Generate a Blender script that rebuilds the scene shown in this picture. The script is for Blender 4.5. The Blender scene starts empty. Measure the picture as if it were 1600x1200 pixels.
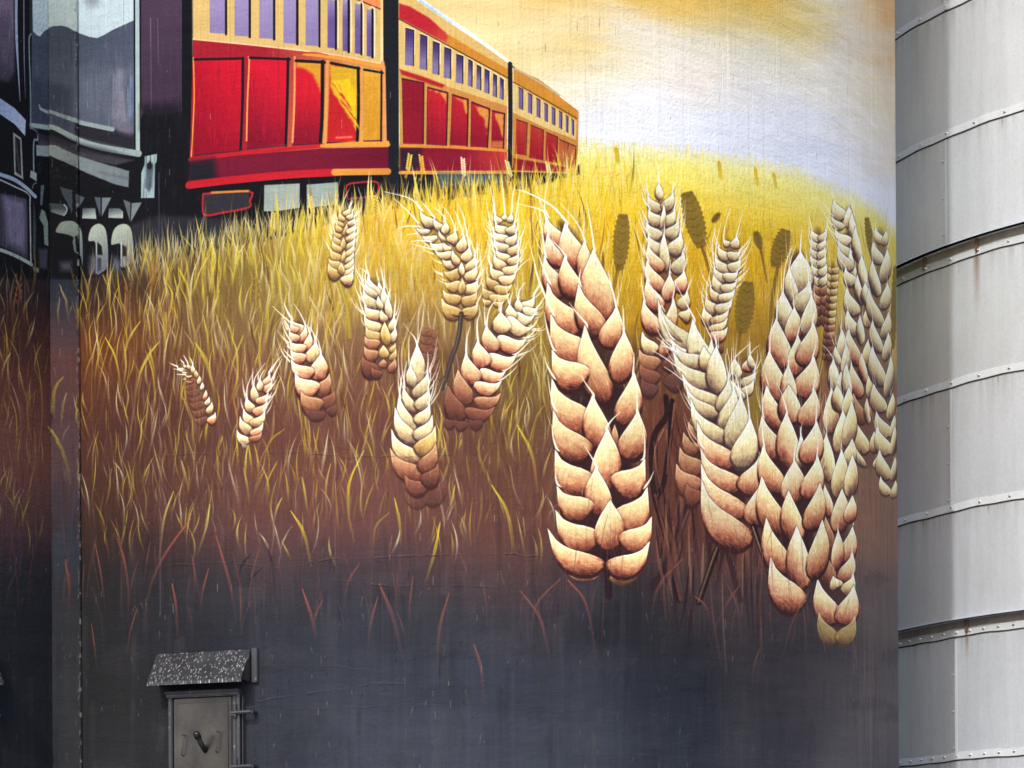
import bpy, bmesh, math, random
import numpy as np
from mathutils import Vector
R_ = math.radians
scene = bpy.context.scene
COL = scene.collection

# ------------------------------------------------------------------ camera
F = 3300.0; PX, PY = 800.0, 1470.0; SR = 0.0056; EYE = 1.6
cam_d = bpy.data.cameras.new('camera'); cam = bpy.data.objects.new('camera', cam_d); COL.objects.link(cam)
cam.location = (0, 0, EYE); cam.rotation_mode = 'XYZ'
cam.rotation_euler = (R_(90), SR, 0)
cam_d.sensor_width = 36.0; cam_d.lens = 36.0 * F / 1600.0
cam_d.shift_y = (PY - 600.0) / 1600.0
cam_d.clip_start = .1; cam_d.clip_end = 2000
scene.camera = cam

# ------------------------------------------------------------------ sky, sun, exposure
SUN_AZ = 22.5      # degrees to the left of straight behind the camera
SUN_EL = 39.0
w = bpy.data.worlds.new('World'); scene.world = w; w.use_nodes = True
nt = w.node_tree; bg = nt.nodes['Background']
sky = nt.nodes.new('ShaderNodeTexSky'); sky.sky_type = 'NISHITA'; sky.sun_disc = False
sky.sun_elevation = R_(SUN_EL); sky.sun_rotation = R_(180 + SUN_AZ)
sky.air_density = 1.0; sky.dust_density = 2.5; sky.ozone_density = 1.0
nt.links.new(sky.outputs[0], bg.inputs[0]); bg.inputs[1].default_value = 0.15
sd = bpy.data.lights.new('sun', 'SUN'); sd.energy = 1.15; sd.angle = R_(1.2); sd.color = (1, .975, .94)
sun = bpy.data.objects.new('sun', sd); COL.objects.link(sun); sun.location = (-8, -10, 14)
sv = Vector((-math.sin(R_(SUN_AZ)) * math.cos(R_(SUN_EL)), -math.cos(R_(SUN_AZ)) * math.cos(R_(SUN_EL)), math.sin(R_(SUN_EL))))
sun.rotation_euler = sv.to_track_quat('Z', 'Y').to_euler()
scene.view_settings.view_transform = 'Standard'; scene.view_settings.look = 'None'
scene.view_settings.gamma = 1; scene.view_settings.exposure = 0.84
scene.cycles.use_denoising = True
scene.cycles.max_bounces = 6

# ------------------------------------------------------------------ layout of the walls (metres)
RS = 4.2; CS = (-.826, 18.75)          # painted silo: radius and centre
PHI_PIER = 32.6                         # degrees left of the camera axis where the pier meets it
PHI2 = 56.0                             # where the pier meets the neighbour silo
PA = np.array([CS[0] - RS * math.sin(R_(PHI_PIER)), CS[1] - RS * math.cos(R_(PHI_PIER))])
_t = (84.0 - PX) / F
PB = np.array([_t * (PA[1] - .03), PA[1] - .03])
C2 = (PB[0] - RS * math.sin(R_(PHI2)), PB[1] + RS * math.cos(R_(PHI2)))
PPM = 320.0

def unroll(x, y):
    dx = np.asarray(x, float) - PX; dy = np.asarray(y, float) - PY
    return PX + dx - SR * dy, PY + SR * dx + dy
def project(X, Y, Z):
    u = F * X / Y; v = -F * (Z - EYE) / Y
    return PX + u + SR * v, PY - SR * u + v

class Cyl:
    def __init__(s, c, R, p0, p1, z0, z1, lo, hi):
        s.c = c; s.R = R; s.p0 = R_(p0); s.p1 = R_(p1); s.z0 = z0; s.z1 = z1; s.lo = lo; s.hi = hi; s.alloc(R * (s.p1 - s.p0))
        d = math.hypot(*c); base = math.atan2(c[0], c[1]); h = math.asin(R / d)
        s.t0 = math.tan(base - h + 1e-4); s.t1 = math.tan(base + h - 1e-4)
    def alloc(s, wid):
        s.wid = wid
        s.W = int(wid * PPM); s.H = int((s.z1 - s.z0) * PPM)
        s.C = np.zeros((s.H, s.W, 3), np.float32); s.ID = np.zeros((s.H, s.W), np.int16)
    def world(s, x, y):
        x, y = unroll(x, y); t = np.clip((x - PX) / F, s.t0, s.t1)
        cx, cy = s.c; a = t * t + 1; b = -2 * (t * cx + cy); c = cx * cx + cy * cy - s.R ** 2
        Y = (-b - np.sqrt(np.maximum(b * b - 4 * a * c, 0))) / (2 * a)
        return t * Y, Y, EYE + (PY - y) * Y / F
    def fwd(s, x, y):
        X, Y, Z = s.world(x, y)
        ph = np.arctan2(X - s.c[0], s.c[1] - Y)
        return (ph - s.p0) * s.R * PPM, (s.z1 - Z) * PPM, Y / F * PPM
    def pos(s, a, z, off=0.0):      # arc metres from the canvas's left edge, height
        ph = s.p0 + a / s.R
        return s.c[0] + (s.R + off) * np.sin(ph), s.c[1] - (s.R + off) * np.cos(ph), z
    def photo_grid(s, n=8):
        a = np.arange(0, s.W + n, n) / PPM; z = s.z1 - np.arange(0, s.H + n, n) / PPM
        A, Z = np.meshgrid(a, z); X, Y, Z = s.pos(A, Z)
        return project(X, Y, Z)
class Plane(Cyl):
    def __init__(s, A, B, z0, z1, lo, hi):
        s.A = A; s.B = B; s.z0 = z0; s.z1 = z1; s.lo = lo; s.hi = hi; s.alloc(float(np.hypot(*(B - A))))
        s.d = (B - A) / s.wid
    def world(s, x, y):
        x, y = unroll(x, y); t = (x - PX) / F
        k = (s.A[0] - t * s.A[1]) / (t * s.d[1] - s.d[0])
        Y = s.A[1] + k * s.d[1]
        return t * Y, Y, EYE + (PY - y) * Y / F
    def fwd(s, x, y):
        X, Y, Z = s.world(x, y)
        k = (X - s.A[0]) * s.d[0] + (Y - s.A[1]) * s.d[1]
        return k * PPM, (s.z1 - Z) * PPM, Y / F * PPM
    def pos(s, a, z, off=0.0):
        nx, ny = s.d[1], -s.d[0]
        return s.A[0] + a * s.d[0] + off * nx, s.A[1] + a * s.d[1] + off * ny, z

MAIN = Cyl(CS, RS, -50, 100, 2.6, 9.8, 104, 1420)
PIER = Plane(PB, PA, 2.6, 8.6, 70, 132)
LEFT = Cyl(C2, RS, 15, 75, 2.4, 8.6, -60, 92)
SURF = [LEFT, PIER, MAIN]
# ------------------------------------------------------------------ brushes that paint the mural in wall coordinates
rng = np.random.default_rng(7); rnd = random.Random(11)
CUR = 0
NT = rng.random((512, 512)).astype(np.float32)
NB = (NT + np.roll(NT, 1, 0) + np.roll(NT, 1, 1) + np.roll(NT, 2, 0)) / 4 - .5
def blur(a, r):
    for ax in (0, 1):
        a = sum(np.roll(a, i, ax) * math.exp(-(i / r) ** 2) for i in range(-2 * r, 2 * r + 1))
    return (a - a.mean()) / a.std() * .16
NS = blur(NT, 5).astype(np.float32)
def c3(c): return np.array(c, np.float32) / 255.0
def comp(S, x0, x1, y0, y1, a, col):
    v = S.C[y0:y1, x0:x1]; a3 = a[..., None]
    v += (col - v) * a3
    if CUR is not None:
        i = S.ID[y0:y1, x0:x1]; i[a > .5] = CUR
def smooth(pts, n=6, closed=False):
    P = np.array(pts, float)
    if len(P) < 3 and not closed: return P[0] + (P[-1] - P[0]) * np.linspace(0, 1, n + 1)[:, None]
    if closed: Q = np.vstack([P[-1:], P, P[:2]])
    else: Q = np.vstack([2 * P[0] - P[1], P, 2 * P[-1] - P[-2]])
    out = []
    for i in range(1, len(Q) - 2):
        for t in np.linspace(0, 1, n, endpoint=False):
            a, b, c, d = Q[i - 1], Q[i], Q[i + 1], Q[i + 2]
            out.append(.5 * (2 * b + (c - a) * t + (2 * a - 5 * b + 4 * c - d) * t * t + (3 * b - a - 3 * c + d) * t ** 3))
    if not closed: out.append(P[-1])
    return np.array(out)
def box(S, X, Y, m):
    if X.max() < -m or X.min() > S.W + m: return None
    x0 = max(int(X.min() - m), 0); x1 = min(int(X.max() + m) + 2, S.W)
    y0 = max(int(Y.min() - m), 0); y1 = min(int(Y.max() + m) + 2, S.H)
    if x1 <= x0 or y1 <= y0: return None
    return x0, x1, y0, y1
def polydist(gx, gy, X, Y):
    n = len(X); inside = np.zeros(gx.shape, bool); d2 = np.full(gx.shape, 1e9, np.float32)
    for i in range(n):
        ax, ay = X[i], Y[i]; bx, by = X[(i + 1) % n], Y[(i + 1) % n]
        ex, ey = bx - ax, by - ay; L = ex * ex + ey * ey + 1e-9
        t = np.clip(((gx - ax) * ex + (gy - ay) * ey) / L, 0, 1)
        np.minimum(d2, (gx - ax - t * ex) ** 2 + (gy - ay - t * ey) ** 2, out=d2)
        if ay != by:
            c = ((ay > gy) != (by > gy)) & (gx < ex * (gy - ay) / (by - ay) + ax)
            inside ^= c
    d = np.sqrt(d2)
    return np.where(inside, d, -d)
def seg(p, *a, **k):
    for q in zip(p, p[1:]): stroke(q, *a, **k)
def targets(P):
    lo, hi = P[:, 0].min(), P[:, 0].max()
    return [S for S in SURF if hi > S.lo and lo < S.hi]
def poly(pts, col, alpha=1., soft=1., grad=None, rough=0., o=None):
    """filled shape; grad=(colour2, x0,y0, x1,y1): blend to colour2 along that photo vector"""
    P = np.array(pts, float)
    if o: P = P / o[2] + np.array(o[:2])
    Q = np.vstack([P[i] + (P[(i + 1) % len(P)] - P[i]) * np.linspace(0, 1, 5, endpoint=False)[:, None] for i in range(len(P))])
    for S in targets(P):
        X, Y, k = S.fwd(Q[:, 0], Q[:, 1]); k = k.mean(); b = box(S, X, Y, soft * k + 2)
        if not b: continue
        x0, x1, y0, y1 = b
        gy, gx = np.mgrid[y0:y1, x0:x1].astype(np.float32)
        d = polydist(gx, gy, X, Y)
        if rough: d = d + rough * k * (NS[gy.astype(int) % 512, gx.astype(int) % 512] * 4)
        a = np.clip(.5 + d / max(soft * k, 1.), 0, 1) * alpha
        c = c3(col)
        if grad:
            gg = grad[1:]
            if o: gg = [gg[0] / o[2] + o[0], gg[1] / o[2] + o[1], gg[2] / o[2] + o[0], gg[3] / o[2] + o[1]]
            gX, gY, _ = S.fwd(np.array([gg[0], gg[2]]), np.array([gg[1], gg[3]]))
            dx, dy = gX[1] - gX[0], gY[1] - gY[0]
            t = np.clip(((gx - gX[0]) * dx + (gy - gY[0]) * dy) / (dx * dx + dy * dy + 1e-6), 0, 1)
            t = np.clip(t + .25 * NB[(gy.astype(int) // 2) % 512, gx.astype(int) % 512], 0, 1)[..., None]
            c = c3(col) * (1 - t) + c3(grad[0]) * t
        comp(S, x0, x1, y0, y1, a.astype(np.float32), c)
def stroke(pts, wd, col, a0=1., a1=1., w0=None, w1=None, col1=None, soft=.8, o=None, n=5, mid=None):
    """line through pts; widths w0 -> wd(middle) -> w1, alpha a0 -> a1, colour col -> col1, all from first to last point"""
    P = np.array(pts, float)
    if o: P = P / o[2] + np.array(o[:2]); wd = wd / o[2]; w0 = None if w0 is None else w0 / o[2]; w1 = None if w1 is None else w1 / o[2]
    Q = smooth(P, n); m = len(Q); t = np.linspace(0, 1, m)
    w0 = wd if w0 is None else w0; w1 = wd if w1 is None else w1
    md = .5 if mid is None else mid
    ws = np.interp(t, [0, md, 1], [w0, wd, w1])
    col1 = col if col1 is None else col1
    for S in targets(P):
        X, Y, k = S.fwd(Q[:, 0], Q[:, 1]); b = box(S, X, Y, ws.max() * k.max() + 3)
        if not b: continue
        x0, x1, y0, y1 = b
        gy, gx = np.mgrid[y0:y1, x0:x1].astype(np.float32)
        best = np.full(gx.shape, -1e9, np.float32); T = np.zeros(gx.shape, np.float32)
        hw = ws * k / 2
        for i in range(m - 1):
            ex, ey = X[i + 1] - X[i], Y[i + 1] - Y[i]; L = ex * ex + ey * ey + 1e-9
            u = np.clip(((gx - X[i]) * ex + (gy - Y[i]) * ey) / L, 0, 1)
            d = np.sqrt((gx - X[i] - u * ex) ** 2 + (gy - Y[i] - u * ey) ** 2)
            h = hw[i] * (1 - u) + hw[i + 1] * u; v = h - d
            s = v > best; best[s] = v[s]; T[s] = (t[i] + (t[i + 1] - t[i]) * u)[s]
        a = np.clip(.5 + best / max(soft * k.mean(), 1.), 0, 1) * (a0 + (a1 - a0) * T)
        c = c3(col) + (c3(col1) - c3(col)) * T[..., None]
        comp(S, x0, x1, y0, y1, a, c)
def blades(B):
    """many grass blades: rows of base x,y, lean, length, bow, width, r,g,b (tip), r,g,b (foot), alpha; painted in the given order"""
    B = np.asarray(B, float); n = 12; t = np.linspace(0, 1, n)
    bx, by, ln, L, bow, wd = [B[:, i:i + 1] for i in range(6)]
    PXx = bx + ln * t + bow * 4 * t * (1 - t) ; PYy = by - L * t
    for S in SURF:
        sel = (PXx.max(1) > S.lo) & (PXx.min(1) < S.hi)
        idx = np.nonzero(sel)[0]
        if not len(idx): continue
        X, Y, K = S.fwd(PXx[idx], PYy[idx])
        for j, i in enumerate(idx):
            x = X[j]; y = Y[j]; k = K[j].mean(); w_ = B[i, 5] * k
            y0 = max(int(y.min()), 0); y1 = min(int(y.max()) + 1, S.H)
            x0 = max(int(x.min() - w_ - 2), 0); x1 = min(int(x.max() + w_ + 3), S.W)
            if y1 <= y0 or x1 <= x0: continue
            ys = np.arange(y0, y1); o_ = np.argsort(y)
            cx = np.interp(ys, y[o_], x[o_]); T = np.interp(ys, y[o_], t[o_])
            sl = np.gradient(cx) if len(ys) > 1 else np.zeros(1); cs = 1 / np.sqrt(1 + sl * sl)
            h = .5 * w_ * np.minimum(1, (1 - T) * 1.9) * np.minimum(1, .55 + T)
            a = np.clip(.5 + (h[:, None] - np.abs(np.arange(x0, x1)[None] - cx[:, None]) * cs[:, None]) / .95, 0, 1)
            a = a * (B[i, 12] * np.clip(T * 1.7 , 0, 1))[:, None]
            c = (B[i, 9:12] + (B[i, 6:9] - B[i, 9:12]) * T[:, None])[:, None, :] / 255.
            v = S.C[y0:y1, x0:x1]; v += ((c - v) * a[..., None]).astype(np.float32)

UPROF = ([0, .04, .12, .26, .42, .60, .78, 1.], [.0, .48, .86, 1.08, 1.0, .62, .24, .02])
DPROF = ([0, .04, .12, .28, .48, .66, .80, .91, 1.], [.0, .5, .9, 1.12, 1.16, 1.02, .70, .30, .04])
WPROF = ([0, .03, .09, .2, .36, .52, .68, .8, .9, 1.], [.0, .34, .62, .88, 1., .93, .7, .45, .2, .05])
PAL = {  # rim, light, middle, low, edge
 'o': [(255, 253, 234), (248, 236, 180), (226, 178, 132), (172, 102, 76), (66, 36, 38)],
 'c': [(255, 253, 242), (248, 238, 192), (228, 206, 150), (176, 134, 104), (84, 56, 54)],
 'p': [(255, 253, 242), (247, 236, 190), (230, 188, 144), (188, 114, 88), (72, 40, 42)],
 'w': [(255, 254, 248), (246, 240, 206), (230, 214, 164), (180, 148, 118), (84, 64, 64)],
 'g': [(246, 236, 196), (226, 204, 136), (206, 172, 104), (160, 122, 80), (96, 68, 50)],
 's': [(232, 198, 156), (206, 158, 118), (172, 116, 88), (130, 80, 64), (86, 50, 46)],
 'b': [(176, 122, 96), (150, 98, 76), (128, 80, 66), (106, 66, 58), (76, 44, 42)],
 'm': [(136, 90, 78), (124, 80, 70), (114, 74, 66), (102, 66, 60), (78, 48, 46)],
}
def kernel(bx, by, tx, ty, wd, awn=None, pal='o', alpha=1., bend=None, k_a=.5):
    wd = wd * 1.13; B = np.array([bx, by], float); T = np.array([tx, ty], float); B += (B - T) * (.10 + .09 * min(1., 1.6 * abs(bx - tx) / (math.hypot(bx - tx, by - ty) + 1e-6))); bx, by = B; ax = T - B; L = np.hypot(*ax); ax = ax / L
    nr = np.array([-ax[1], ax[0]])
    if nr[1] < 0: nr = -nr                      # nr points down the wall
    if bend is None: bend = L * (.02 + .17 * min(1., abs(ax[0]) * 1.5))
    s = np.linspace(0, 1, 15)
    cen = B + np.outer(s * L, ax) + np.outer(bend * np.sin(s * math.pi * .95), nr)
    f = min(1., abs(ax[0]) * 1.9)
    h0 = np.interp(s, *WPROF) * wd / 2 * 1.14
    hu = h0 * (1 - f) + f * np.interp(s, *UPROF) * wd / 2; hd = h0 * (1 - f) + f * np.interp(s, *DPROF) * wd / 2
    dv = nr * .5 + np.array([0, .8]); dv /= np.hypot(*dv); dv = nr * (1 - f) + dv * f; up = cen - nr * hu[:, None]; dn = cen + dv * (hd * (1 + .16 * f))[:, None]
    P = np.vstack([dn, up[::-1][1:-1]])
    pal5 = PAL[pal]; cols = np.array(pal5, np.float32) / 255.
    jit = 1 + (rnd.random() - .5) * .08
    stroke(np.vstack([P, P[:1]])[::2], 2.6, pal5[4], a0=.42 * alpha, a1=.42 * alpha, soft=2.6, n=2) if alpha > .5 else None
    for S in targets(P):
        X, Y, k = S.fwd(P[:, 0], P[:, 1]); k = float(k.mean()); b = box(S, X, Y, 3)
        if not b: continue
        x0, x1, y0, y1 = b
        gy, gx = np.mgrid[y0:y1, x0:x1].astype(np.float32)
        d = polydist(gx, gy, X, Y)
        a = np.clip(.5 + d / 1.1, 0, 1) * alpha
        (fx, gx2), (fy, gy2), _ = S.fwd(np.array([bx, tx]), np.array([by, ty]))
        vx, vy = gx2 - fx, gy2 - fy; L2 = vx * vx + vy * vy + 1e-6
        sv_ = np.clip(((gx - fx) * vx + (gy - fy) * vy) / L2, 0, 1)
        dl = math.sqrt(L2); nx, ny = -vy / dl, vx / dl
        if ny < 0: nx, ny = -nx, -ny
        cr = ((gx - fx) * nx + (gy - fy) * ny - bend * k * np.sin(sv_ * 3)) / (wd * k * .5 + 1e-6)
        steep = abs(ax[1])
        wA = .62 - .30 * steep ** 3
        q = (cr * (.5 - .11 * f) + .5) * wA + (1 - sv_) * (1 - wA)
        yv = (gy - Y.min()) / (Y.max() - Y.min() + 1)
        q = .62 * q + .38 * yv
        dn_ = d / (wd * k * .5)
        q = q + .34 * np.clip(.32 - dn_, 0, .32) / .32 * np.clip((q - .35) * 3, 0, 1)
        ii = gy.astype(int); jj = gx.astype(int)
        hu_ = (cr * wd * k * .42 + 40).astype(int); ha_ = (sv_ * dl / 7 + (cr * 3)).astype(int)
        q = q + .10 * NT[(hu_ + 37 * int(abs(bx))) % 512, (ha_ + int(abs(by))) % 512] - .05 + .05 * NB[ii % 512, jj % 512] + .10 * NS[ii % 512, jj % 512]
        c = np.empty(q.shape + (3,), np.float32)
        for ch in range(3): c[..., ch] = np.interp(q, [.08, .38, .58, .735, .895], cols[:, ch])
        rim = np.clip(1 - np.abs(d - 1.4 * k) / (1.9 * k), 0, 1) * np.clip((.66 - q) * 3, 0, 1) * .95
        c += (cols[0] - c) * rim[..., None]
        comp(S, x0, x1, y0, y1, a.astype(np.float32), c * jit * (1 + .06 * NT[(hu_ * 2 + 11) % 512, ha_ % 512] - .03)[..., None])
    if awn is not None:
        A = np.array(awn, float).reshape(-1, 2)
        pts = [T + ax * -min(L * .15, 8), T] + [q_ for q_ in A]
        if len(A) == 1:
            m = (T + A[0]) / 2 + ax * np.hypot(*(A[0] - T)) * .10
            pts = [T + ax * -min(L * .15, 8), T, m, A[0]]
        global CUR
        cc = CUR; CUR = None
        stroke(pts, max(2.3, min(wd * .11, 4.)), PAL[pal][0], a0=alpha, a1=.9 * alpha, w0=.8, w1=.8, mid=.3, soft=.9)
        CUR = cc
SEAM = {'o': (58,32,36), 'p': (74,40,42), 'w': (96,66,62), 'c': (104,74,60), 'g': (104,74,52), 's': (84,48,44), 'b': (84,50,46), 'm': (84,50,48)}
def fringe(data, o, pal):
    global CUR
    cc = CUR; CUR = None; ok = [r for r in data if r[4] / o[2] > 9 and (r[-1] if isinstance(r[-1], str) else pal) in 'opwcg']
    if len(ok) < 6: CUR = cc; return
    ym = max(r[1] for r in ok); y0_ = min(r[3] for r in ok)
    for r in ok:
        if r[1] > ym - (ym - y0_) * .22 or r[4] / o[2] > 33: continue
        bx, by, tx, ty = [r[i] / o[2] + o[i % 2] for i in range(4)]
        for _ in range(2):
            L = math.hypot(tx - bx, ty - by); dx, dy = (tx - bx) / L, (ty - by) / L; l = min(max(L * rnd.uniform(.5, 1.1), 12), 46); s = rnd.choice((-1, 1)) * rnd.uniform(0, .25)
            x, y = tx + rnd.uniform(-3, 3), ty + rnd.uniform(-2, 8)
            stroke([(x, y), (x + (dx + s) * l * .5, y + dy * l * .5 - l * .12), (x + (dx * .8 + s) * l, y + dy * l - l * .4)], 1.5, (252, 246, 222), a0=.9, a1=.5, w0=2.2, w1=.7, soft=.8)
    CUR = cc
def ear(data, o, pal='o', ids=None):
    for r in data:
        p = r[-1] if isinstance(r[-1], str) else pal
        x, y = r[0] / o[2] + o[0], r[1] / o[2] + o[1]; h = r[4] / o[2] * .48; L = math.hypot(r[0] - r[2], r[1] - r[3]) / o[2]
        dx, dy = (r[2] - r[0]) / o[2] / L, (r[3] - r[1]) / o[2] / L
        q_ = [(x + h * math.cos(a) * .8 + dx * h * .7, y + h * .95 * math.sin(a) + dy * h * .7) for a in np.linspace(0, 6.283, 10, endpoint=False)]
        poly(q_, SEAM[p[0]], alpha=(.85 if p in 'o' else .7) if not p[-1].isdigit() else .4, soft=max(2, h * .5))
    fringe(data, o, pal)
    for r in data:
        r = list(r); p = pal; al = 1.
        if isinstance(r[-1], float) and len(r) % 2 == 1 and False: pass
        if isinstance(r[-1], str):
            p = r.pop()
            if p[-1].isdigit(): al = int(p[-1]) / 10.; p = p[:-1]
        q = [v / o[2] for v in r]
        aw = [q[i] + o[(i - 5) % 2] for i in range(5, len(q))] or None
        kernel(q[0] + o[0], q[1] + o[1], q[2] + o[0], q[3] + o[1], q[4], aw, p, al)
# ------------------------------------------------------------------ the mural, traced in photo pixels onto the walls
PARTS = {}
def begin(name, label=None, parent=None):
    global CUR
    i = len(PARTS) + 1; PARTS[i] = (name, label, parent); CUR = i; return i
def end(i=0):
    global CUR
    CUR = i
def field(samples, sig=(60, 45)):
    xs = np.arange(-60, 1480, 20.); ys = np.arange(-60, 1270, 20.)
    gx, gy = np.meshgrid(xs, ys); num = 0; den = 1e-9
    for x, y, c in samples:
        d = ((gx - x) / sig[0]) ** 2 + ((gy - y) / sig[1]) ** 2
        k = np.exp(-d) + 1e-3 / (1 + d) ** 3
        num = num + k[..., None] * c3(c); den = den + k
    return xs, ys, (num / den[..., None]).astype(np.float32)
def lookup(fl, x, y):
    xs, ys, G = fl
    u = np.clip((x - xs[0]) / 20., 0, len(xs) - 1.01); v = np.clip((y - ys[0]) / 20., 0, len(ys) - 1.01)
    i = u.astype(int); j = v.astype(int); fu = (u - i)[..., None]; fv = (v - j)[..., None]
    return (G[j, i] * (1 - fu) + G[j, i + 1] * fu) * (1 - fv) + (G[j + 1, i] * (1 - fu) + G[j + 1, i + 1] * fu) * fv

SKYF = [(600,-20,(238,196,120)),(700,0,(234,198,128)),(720,60,(240,214,152)),(780,20,(238,204,136)),(880,-10,(232,190,92)),(900,30,(236,214,158)),(1050,-20,(222,170,50)),(1060,5,(228,190,90)),
 (1000,55,(231,223,204)),(1120,10,(220,180,70)),(1200,14,(208,166,54)),(1200,-20,(214,160,40)),(1250,34,(212,186,100)),(1225,30,(208,174,66)),(1150,36,(224,206,150)),(1262,55,(218,196,130)),(1265,5,(226,214,170)),(1300,-10,(228,222,206)),(1330,30,(224,218,208)),(1385,0,(226,184,118)),(1399,20,(222,150,60)),
 (800,100,(234,206,132)),(830,70,(242,218,160)),(870,110,(233,200,112)),(900,85,(236,206,120)),(915,120,(236,214,140)),(870,140,(236,212,150)),(980,100,(232,222,196)),(1100,70,(230,224,202)),(1050,110,(228,222,204)),(1200,90,(224,219,200)),(1200,60,(226,218,192)),(1320,80,(224,217,210)),(1380,70,(222,206,178)),(1399,90,(222,172,100)),
 (900,150,(228,218,190)),(940,140,(228,222,212)),(1080,125,(238,212,180)),(1000,160,(224,224,230)),(1150,140,(224,219,210)),(1300,130,(222,212,186)),(1345,120,(222,202,158)),(1375,150,(220,198,156)),(1399,160,(222,172,84)),
 (930,200,(224,228,238)),(1040,190,(222,226,240)),(1150,200,(216,222,238)),(1260,190,(210,216,232)),(1320,180,(218,210,196)),(1370,200,(220,200,160)),(1399,220,(218,176,110)),
 (1150,240,(214,222,240)),(1250,240,(208,216,236)),(1340,230,(208,214,228)),(1385,250,(214,196,168)),(1398,260,(216,176,128)),(1320,290,(208,216,234)),(1370,290,(206,212,228)),(1398,310,(210,208,210)),(1398,360,(208,212,225))]
FLD = [(905,228,(232,228,168)),(1000,236,(234,230,180)),(1150,256,(232,226,172)),(1260,284,(230,222,160)),(1330,318,(224,214,150)),(1395,380,(206,186,110)),
 (940,262,(232,214,92)),(1060,280,(234,212,84)),(1180,300,(228,208,96)),(1280,330,(222,198,92)),(1360,370,(218,194,110)),
 (700,318,(212,168,40)),(800,305,(222,178,40)),(900,300,(226,188,36)),(1000,320,(226,184,24)),(1100,340,(222,178,34)),(1200,350,(214,172,44)),(640,335,(216,166,36)),(560,350,(200,152,48)),(480,372,(176,138,52)),(400,392,(128,108,52)),
 (600,390,(206,158,60)),(720,370,(216,166,40)),(830,360,(220,172,34)),(960,380,(218,164,22)),(1080,400,(212,158,28)),(1200,420,(204,152,36)),(1260,380,(208,164,50)),(1180,470,(186,136,40)),(1060,460,(196,138,30)),(950,460,(190,140,36)),
 (300,420,(104,86,48)),(220,440,(76,58,42)),(160,470,(62,40,34)),(130,450,(32,32,38)),(360,440,(130,108,54)),(470,430,(160,132,64)),(560,450,(166,134,72)),(680,440,(184,140,64)),(830,450,(180,142,60)),
 (150,540,(118,64,34)),(190,510,(112,70,44)),(250,520,(110,74,50)),(340,510,(122,94,60)),(430,510,(138,112,72)),(540,520,(138,108,74)),(640,510,(148,116,74)),(850,510,(156,128,62)),(740,500,(160,128,72)),(1170,540,(170,132,56)),(1180,600,(150,126,60)),
 (150,600,(96,60,46)),(260,600,(98,62,52)),(380,590,(112,76,64)),(500,590,(118,84,70)),(600,570,(118,82,68)),(700,580,(108,80,66)),(820,600,(124,100,60)),(850,560,(140,114,62)),(1010,590,(108,72,54)),
 (150,680,(84,54,50)),(260,690,(90,60,56)),(400,680,(104,70,64)),(520,680,(110,74,66)),(720,700,(112,76,66)),(820,680,(110,82,60)),(850,740,(112,76,68)),(1030,680,(112,68,58)),
 (150,760,(78,54,48)),(280,770,(92,62,58)),(420,770,(110,74,70)),(560,780,(114,78,74)),(700,790,(112,76,72)),(830,800,(110,74,68)),(1040,760,(104,64,58)),
 (150,830,(62,46,42)),(260,850,(72,52,54)),(330,830,(92,66,68)),(430,850,(104,74,76)),(560,850,(108,76,78)),(700,860,(104,72,72)),(820,870,(104,72,68)),(1050,840,(98,64,58)),(1150,860,(108,72,66)),
 (150,900,(44,42,44)),(260,900,(46,46,56)),(350,905,(60,56,66)),(450,905,(76,64,74)),(540,900,(64,60,74)),(620,895,(72,64,78)),(720,910,(84,66,74)),(830,905,(94,68,70)),(900,930,(72,60,70)),(1000,930,(46,42,54)),(1070,920,(88,62,64)),(1180,930,(94,66,66)),
 (150,970,(40,42,48)),(280,970,(44,48,62)),(420,960,(52,56,72)),(560,960,(58,64,82)),(700,970,(60,64,80)),(840,970,(68,64,80)),(960,990,(42,46,62)),(1050,1000,(48,46,58)),(1180,990,(70,58,66)),
 (140,1050,(42,44,48)),(200,1080,(44,46,50)),(300,1040,(42,46,62)),(450,1050,(56,64,82)),(600,1070,(62,72,92)),(750,1060,(60,70,90)),(900,1060,(60,66,86)),(1050,1070,(44,52,70)),(1200,1060,(62,58,68)),
 (140,1170,(48,50,54)),(230,1170,(46,50,56)),(430,1160,(56,64,80)),(600,1170,(70,80,100)),(750,1160,(70,78,98)),(900,1170,(66,76,94)),(1050,1160,(50,60,78)),(1200,1170,(66,66,80)),
 (1340,760,(140,104,90)),(1380,760,(146,116,98)),(1397,700,(170,138,104)),(1397,500,(206,174,104)),(1397,420,(214,180,100)),(1380,440,(200,172,88)),(1370,850,(142,112,100)),(1350,950,(120,96,92)),(1385,950,(134,112,106)),(1350,1060,(108,94,98)),(1385,1100,(124,112,114)),(1300,1080,(80,72,82)),(1350,1190,(106,98,108)),
 (1330,650,(150,104,86)),(1260,900,(76,50,54)),(1290,1000,(66,60,66)),(1150,780,(110,70,62)),
 (60,450,(34,30,38)),(30,470,(44,30,36)),(100,440,(48,58,78)),(100,490,(58,62,80)),(100,510,(110,86,92)),(100,560,(118,82,86)),(100,640,(108,80,86)),(100,720,(106,82,90)),(100,800,(84,76,90)),(100,840,(66,72,90)),(100,960,(58,66,88)),(100,1150,(62,72,92)),
 (20,520,(70,44,42)),(60,520,(72,46,44)),(30,600,(96,60,56)),(30,700,(112,74,68)),(30,780,(104,70,68)),(30,830,(76,58,66)),(30,900,(40,44,58)),(30,1000,(34,40,58)),(30,1150,(36,44,62)),(-20,700,(110,72,66)),(-20,1000,(38,44,60))]
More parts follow.
